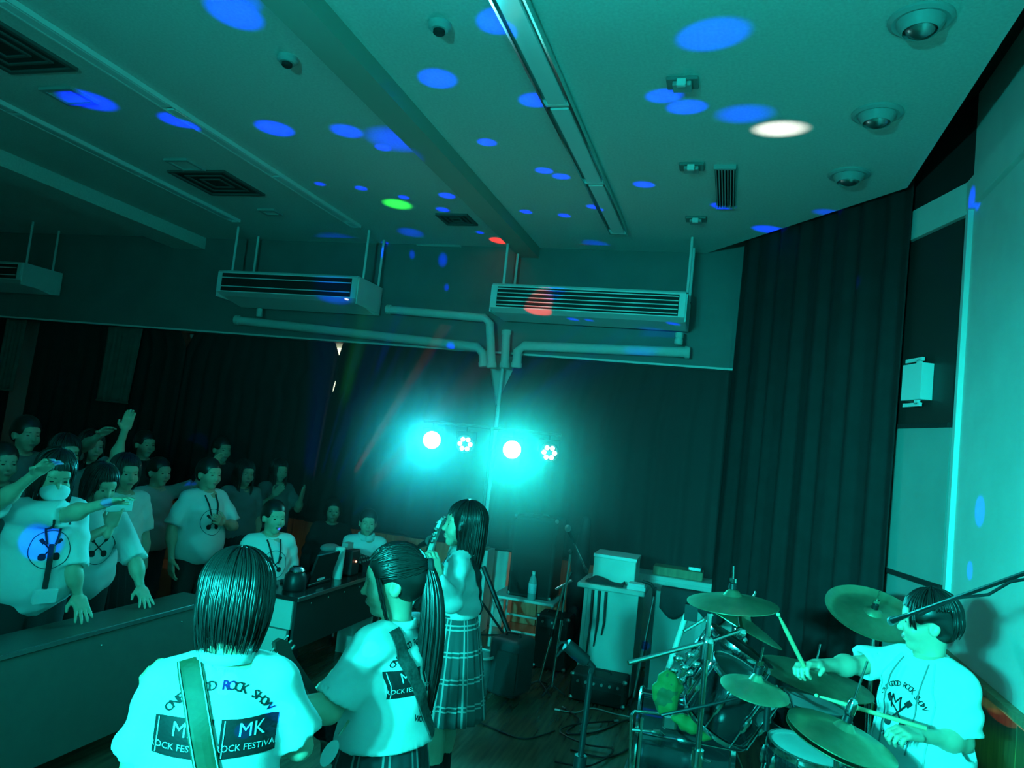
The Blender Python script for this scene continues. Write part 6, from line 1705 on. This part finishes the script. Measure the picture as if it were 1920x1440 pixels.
# drum stool, sticks
pv = g4.J['pelvis']
t = thing('drum_stool', 'round black drum stool under the drummer', 'stool', (pv[0], pv[1], RISER))
MB().lathe([(0, -.150), (.15, -.150), (.165, -.165), (.165, -.21), (.15, -.225), (0, -.225)], pv, n=24).build('seat', M_BLACKM, t, True)
MB().cyl((pv[0], pv[1], RISER + .08), (pv[0], pv[1], pv[2] - .22), .016, n=10).build('post', M_CHROME, t, True)
for k in range(3):
    a = k * 2.094 + .3; e = np.array([math.cos(a), math.sin(a), 0]); bq = np.array([pv[0], pv[1], 0])
    MB().tube([bq + np.array([0, 0, RISER + .22]), bq + e * .24 + np.array([0, 0, RISER + .012])], .010, 8).build('leg', M_CHROME, t, True)
M_STICK = mat('stick_wood', (0.62, 0.46, 0.26), .5, noise=(30, .1))
def stick(label, a, b):
    t = thing('drumstick', label, 'drumstick', a); d = unit(b - a)
    MB().tube([a, a + (b - a) * .75, b - d * .03, b - d * .02], [.0085, .0085, .005, .004], 10).build('shaft', M_STICK, t, True)
    MB().ball(b - d * .008, .008, 10).build('tip', M_STICK, t, True)
wr_ = g4.J['rwri']; hd_ = wr_ + unit(wr_ - g4.J['relb']) * .075
pa = hd_ + np.array([.02, 0, -.05]); pb_ = aD(1458, 1150, 2.86)
stick('wooden drumstick raised in the outstretched hand', pa, pb_)
wl_ = g4.J['lwri']; hl_ = wl_ + unit(wl_ - g4.J['lelb']) * .075
stick('wooden drumstick in the bent hand over the snare', hl_ + np.array([.07, 0, .03]), hl_ + unit(np.array([-.9, -.05, .22])) * .34)

# ================================================================== sound desk
zt_ = .74
ax_, ay_ = -2.69, 4.52
t = thing('sound_desk', 'black sound desk with glossy top behind the ponytail girl', 'desk', (-3.0, 5.5, 0))
MB().bbox((-3.12, ay_, zt_ - .03), (-2.70, 5.98, zt_), .004).build('tabletop', mat('gloss_black_top', (.02, .02, .02), .12), t)
MB().box((-2.70, ay_, zt_ - .026), (-2.692, 5.98, zt_ - .002)).build('edge_band', M_STEEL, t)
MB().box((-2.735, ay_ + .02, .38), (-2.715, 5.96, zt_ - .031)).build('front_panel', M_BLACKM, t)
MB().box((-3.10, ay_ + .01, .52), (-2.74, ay_ + .03, zt_ - .031)).build('end_panel', M_LECT, t)
MB().box((-3.08, ay_ + .04, .0), (-2.78, ay_ + .07, .50)).build('leg_panel', M_LECT, t)
MB().box((-3.08, 5.86, .0), (-2.78, 5.89, zt_ - .031)).build('leg_panel', M_LECT, t)
for y in np.linspace(ay_ + .2, 5.9, 6): MB().ball((-2.713, y, zt_ - .07), .007, 6).build('rivet', M_CHROME, t)
# things on the desk
p = aZ(560, 1078, zt_); p[0] = max(p[0], -3.05)
t = thing('laptop', 'black laptop with raised lid on the sound desk', 'laptop', (-2.93, 5.0, zt_))
MB().bbox((-3.06, 4.84, zt_ + .001), (-2.82, 5.16, zt_ + .022), .004).build('keyboard_base', M_BLACK, t)
MB().box((-.008, -.155, 0), (.008, .155, .22), roty(.25), (-2.83, 5.0, zt_ + .022)).build('lid', M_BLACK, t)
MB().box((.0085, -.05, .012), (.0105, .05, .03), roty(.25), (-2.83, 5.0, zt_ + .022)).build('sticker', M_MASK, t)
p = aZ(607, 1092, zt_)
p = np.array([-2.83, 5.27, zt_])
t = thing('tumbler', 'pale steel tumbler standing on the sound desk', 'tumbler', p)
c_ = p
MB().lathe([(0, .001), (.034, .001), (.036, .006), (.037, .19), (.036, .2), (0, .2)], c_, n=22).build('cup', mat('tumbler_paint', (.62, .66, .62), .3), t, True)
MB().lathe([(.0385, .2), (.0385, .235), (.030, .245), (0, .245)], c_, n=22).build('lid', mat('tumbler_paint', (.62, .66, .62), .3), t, True)
t = thing('mixer', 'black audio mixer with rows of knobs on the sound desk', 'mixer', (-2.9, 5.95, zt_))
MB().prism([(-3.08, zt_ + .001), (-2.78, zt_ + .001), (-2.78, zt_ + .05), (-3.08, zt_ + .11)], 5.66, 5.95, (0, 0, 0), (1, 0, 0), (0, 0, 1), (0, 1, 0)).build('mixer_case', M_BLACK, t)
for i in range(4):
    for j in range(6):
        x = -3.04 + i * .06; y = 5.69 + j * .044; z = zt_ + .11 - (x + 3.08) * .2
        MB().cyl((x, y, z - .002), (x, y, z + .014), .008, n=8).build('knob', M_GREY, t)
p = aZ(654, 1072, zt_)
t = thing('power_unit', 'small dark box with a red pilot lamp on the sound desk', 'box', (-2.86, 5.56, zt_))
MB().bbox((-2.92, 5.42, zt_ + .001), (-2.80, 5.56, zt_ + .20), .01).build('housing', M_BLACKM, t)
MB().ball((-2.798, 5.49, zt_ + .11), .008, 8).build('pilot_lamp', mat('red_lamp', (1, .3, .2), .4, emit=((1, .25, .15), 6)), t)
MB().box((-2.91, 5.44, zt_ + .2), (-2.86, 5.53, zt_ + .25)).build('socket', M_GREY, t)
t = thing('cap_bag', 'dark bag with pale top lying on the sound desk', 'bag', (-3.0, 5.72, zt_))
V, Q = SDF().ell((-3.04, 5.48, zt_ + .10), (.08, .12, .10), None, .02).half((0, 0, zt_ + .002), (0, 0, -1)).mesh(.012); np_mesh('bag_shell', [(V, Q)], M_DKCLOTH, t)
V, Q = SDF().ell((-3.04, 5.48, zt_ + .185), (.07, .10, .035), None, .02).mesh(.01); np_mesh('bag_flap', [(V, Q)], M_GREYCLOTH, t)
# chairs of the seated people
def folding_chair(label, P):
    p = P.J['pelvis']; R_ = P.Rz; z = p[2] - .152
    t = thing('folding_chair', label, 'chair', (p[0], p[1], 0))
    bb = lambda: MB()
    def W(q): return np.array([p[0], p[1], 0]) + R_ @ np.array(q, float)
    m_ = MB(); m_.M = Matrix.Translation(Vector((p[0], p[1], 0))) @ Matrix(R_.tolist()).to_4x4(); m_.bbox((-.19, -.16, z - .035), (.19, .22, z), .01).build('seat', M_BLACKM, t)
    m_ = MB(); m_.M = Matrix.Translation(Vector((p[0], p[1], 0))) @ Matrix(R_.tolist()).to_4x4(); m_.bbox((-.19, -.215, z + .20), (.19, -.19, z + .40), .008).build('backrest', M_BLACKM, t)
    for s_ in (-1, 1):
        MB().tube([W((s_ * .2, -.2, z + .40)), W((s_ * .2, -.19, z)), W((s_ * .2, .22, .012))], .011, 8).build('leg', M_STEEL, t, True)
        MB().tube([W((s_ * .18, .18, z - .036)), W((s_ * .18, -.24, .012))], .011, 8).build('leg', M_STEEL, t, True)
for P, lb in ((fanC, 'folding chair under the cropped-hair boy'), (fanW, 'folding chair under the girl with folded arms'), (fanJ, 'folding chair under the dark jacket person')):
    folding_chair(lb, P)
ppl = [o for o in scene.objects if o.get('category') == 'person']

# ================================================================== haze in the light of the far lamps
hz = bpy.data.materials.new('stage_haze'); hz.use_nodes = True; nt = hz.node_tree
nt.nodes.remove(nt.nodes['Principled BSDF'])
vsn = nt.nodes.new('ShaderNodeVolumeScatter'); vsn.inputs['Density'].default_value = HAZE; vsn.inputs['Anisotropy'].default_value = 0.2
vsn.inputs['Color'].default_value = (.9, .97, 1, 1)
nt.links.new(vsn.outputs[0], nt.nodes['Material Output'].inputs['Volume'])
o = MB().box((-4.6, 5.25, .9), (-0.05, 7.36, 2.95)).build('haze', hz)
tag(o, 'thin stage haze glowing around the far lamps', 'haze', None, 'stuff')
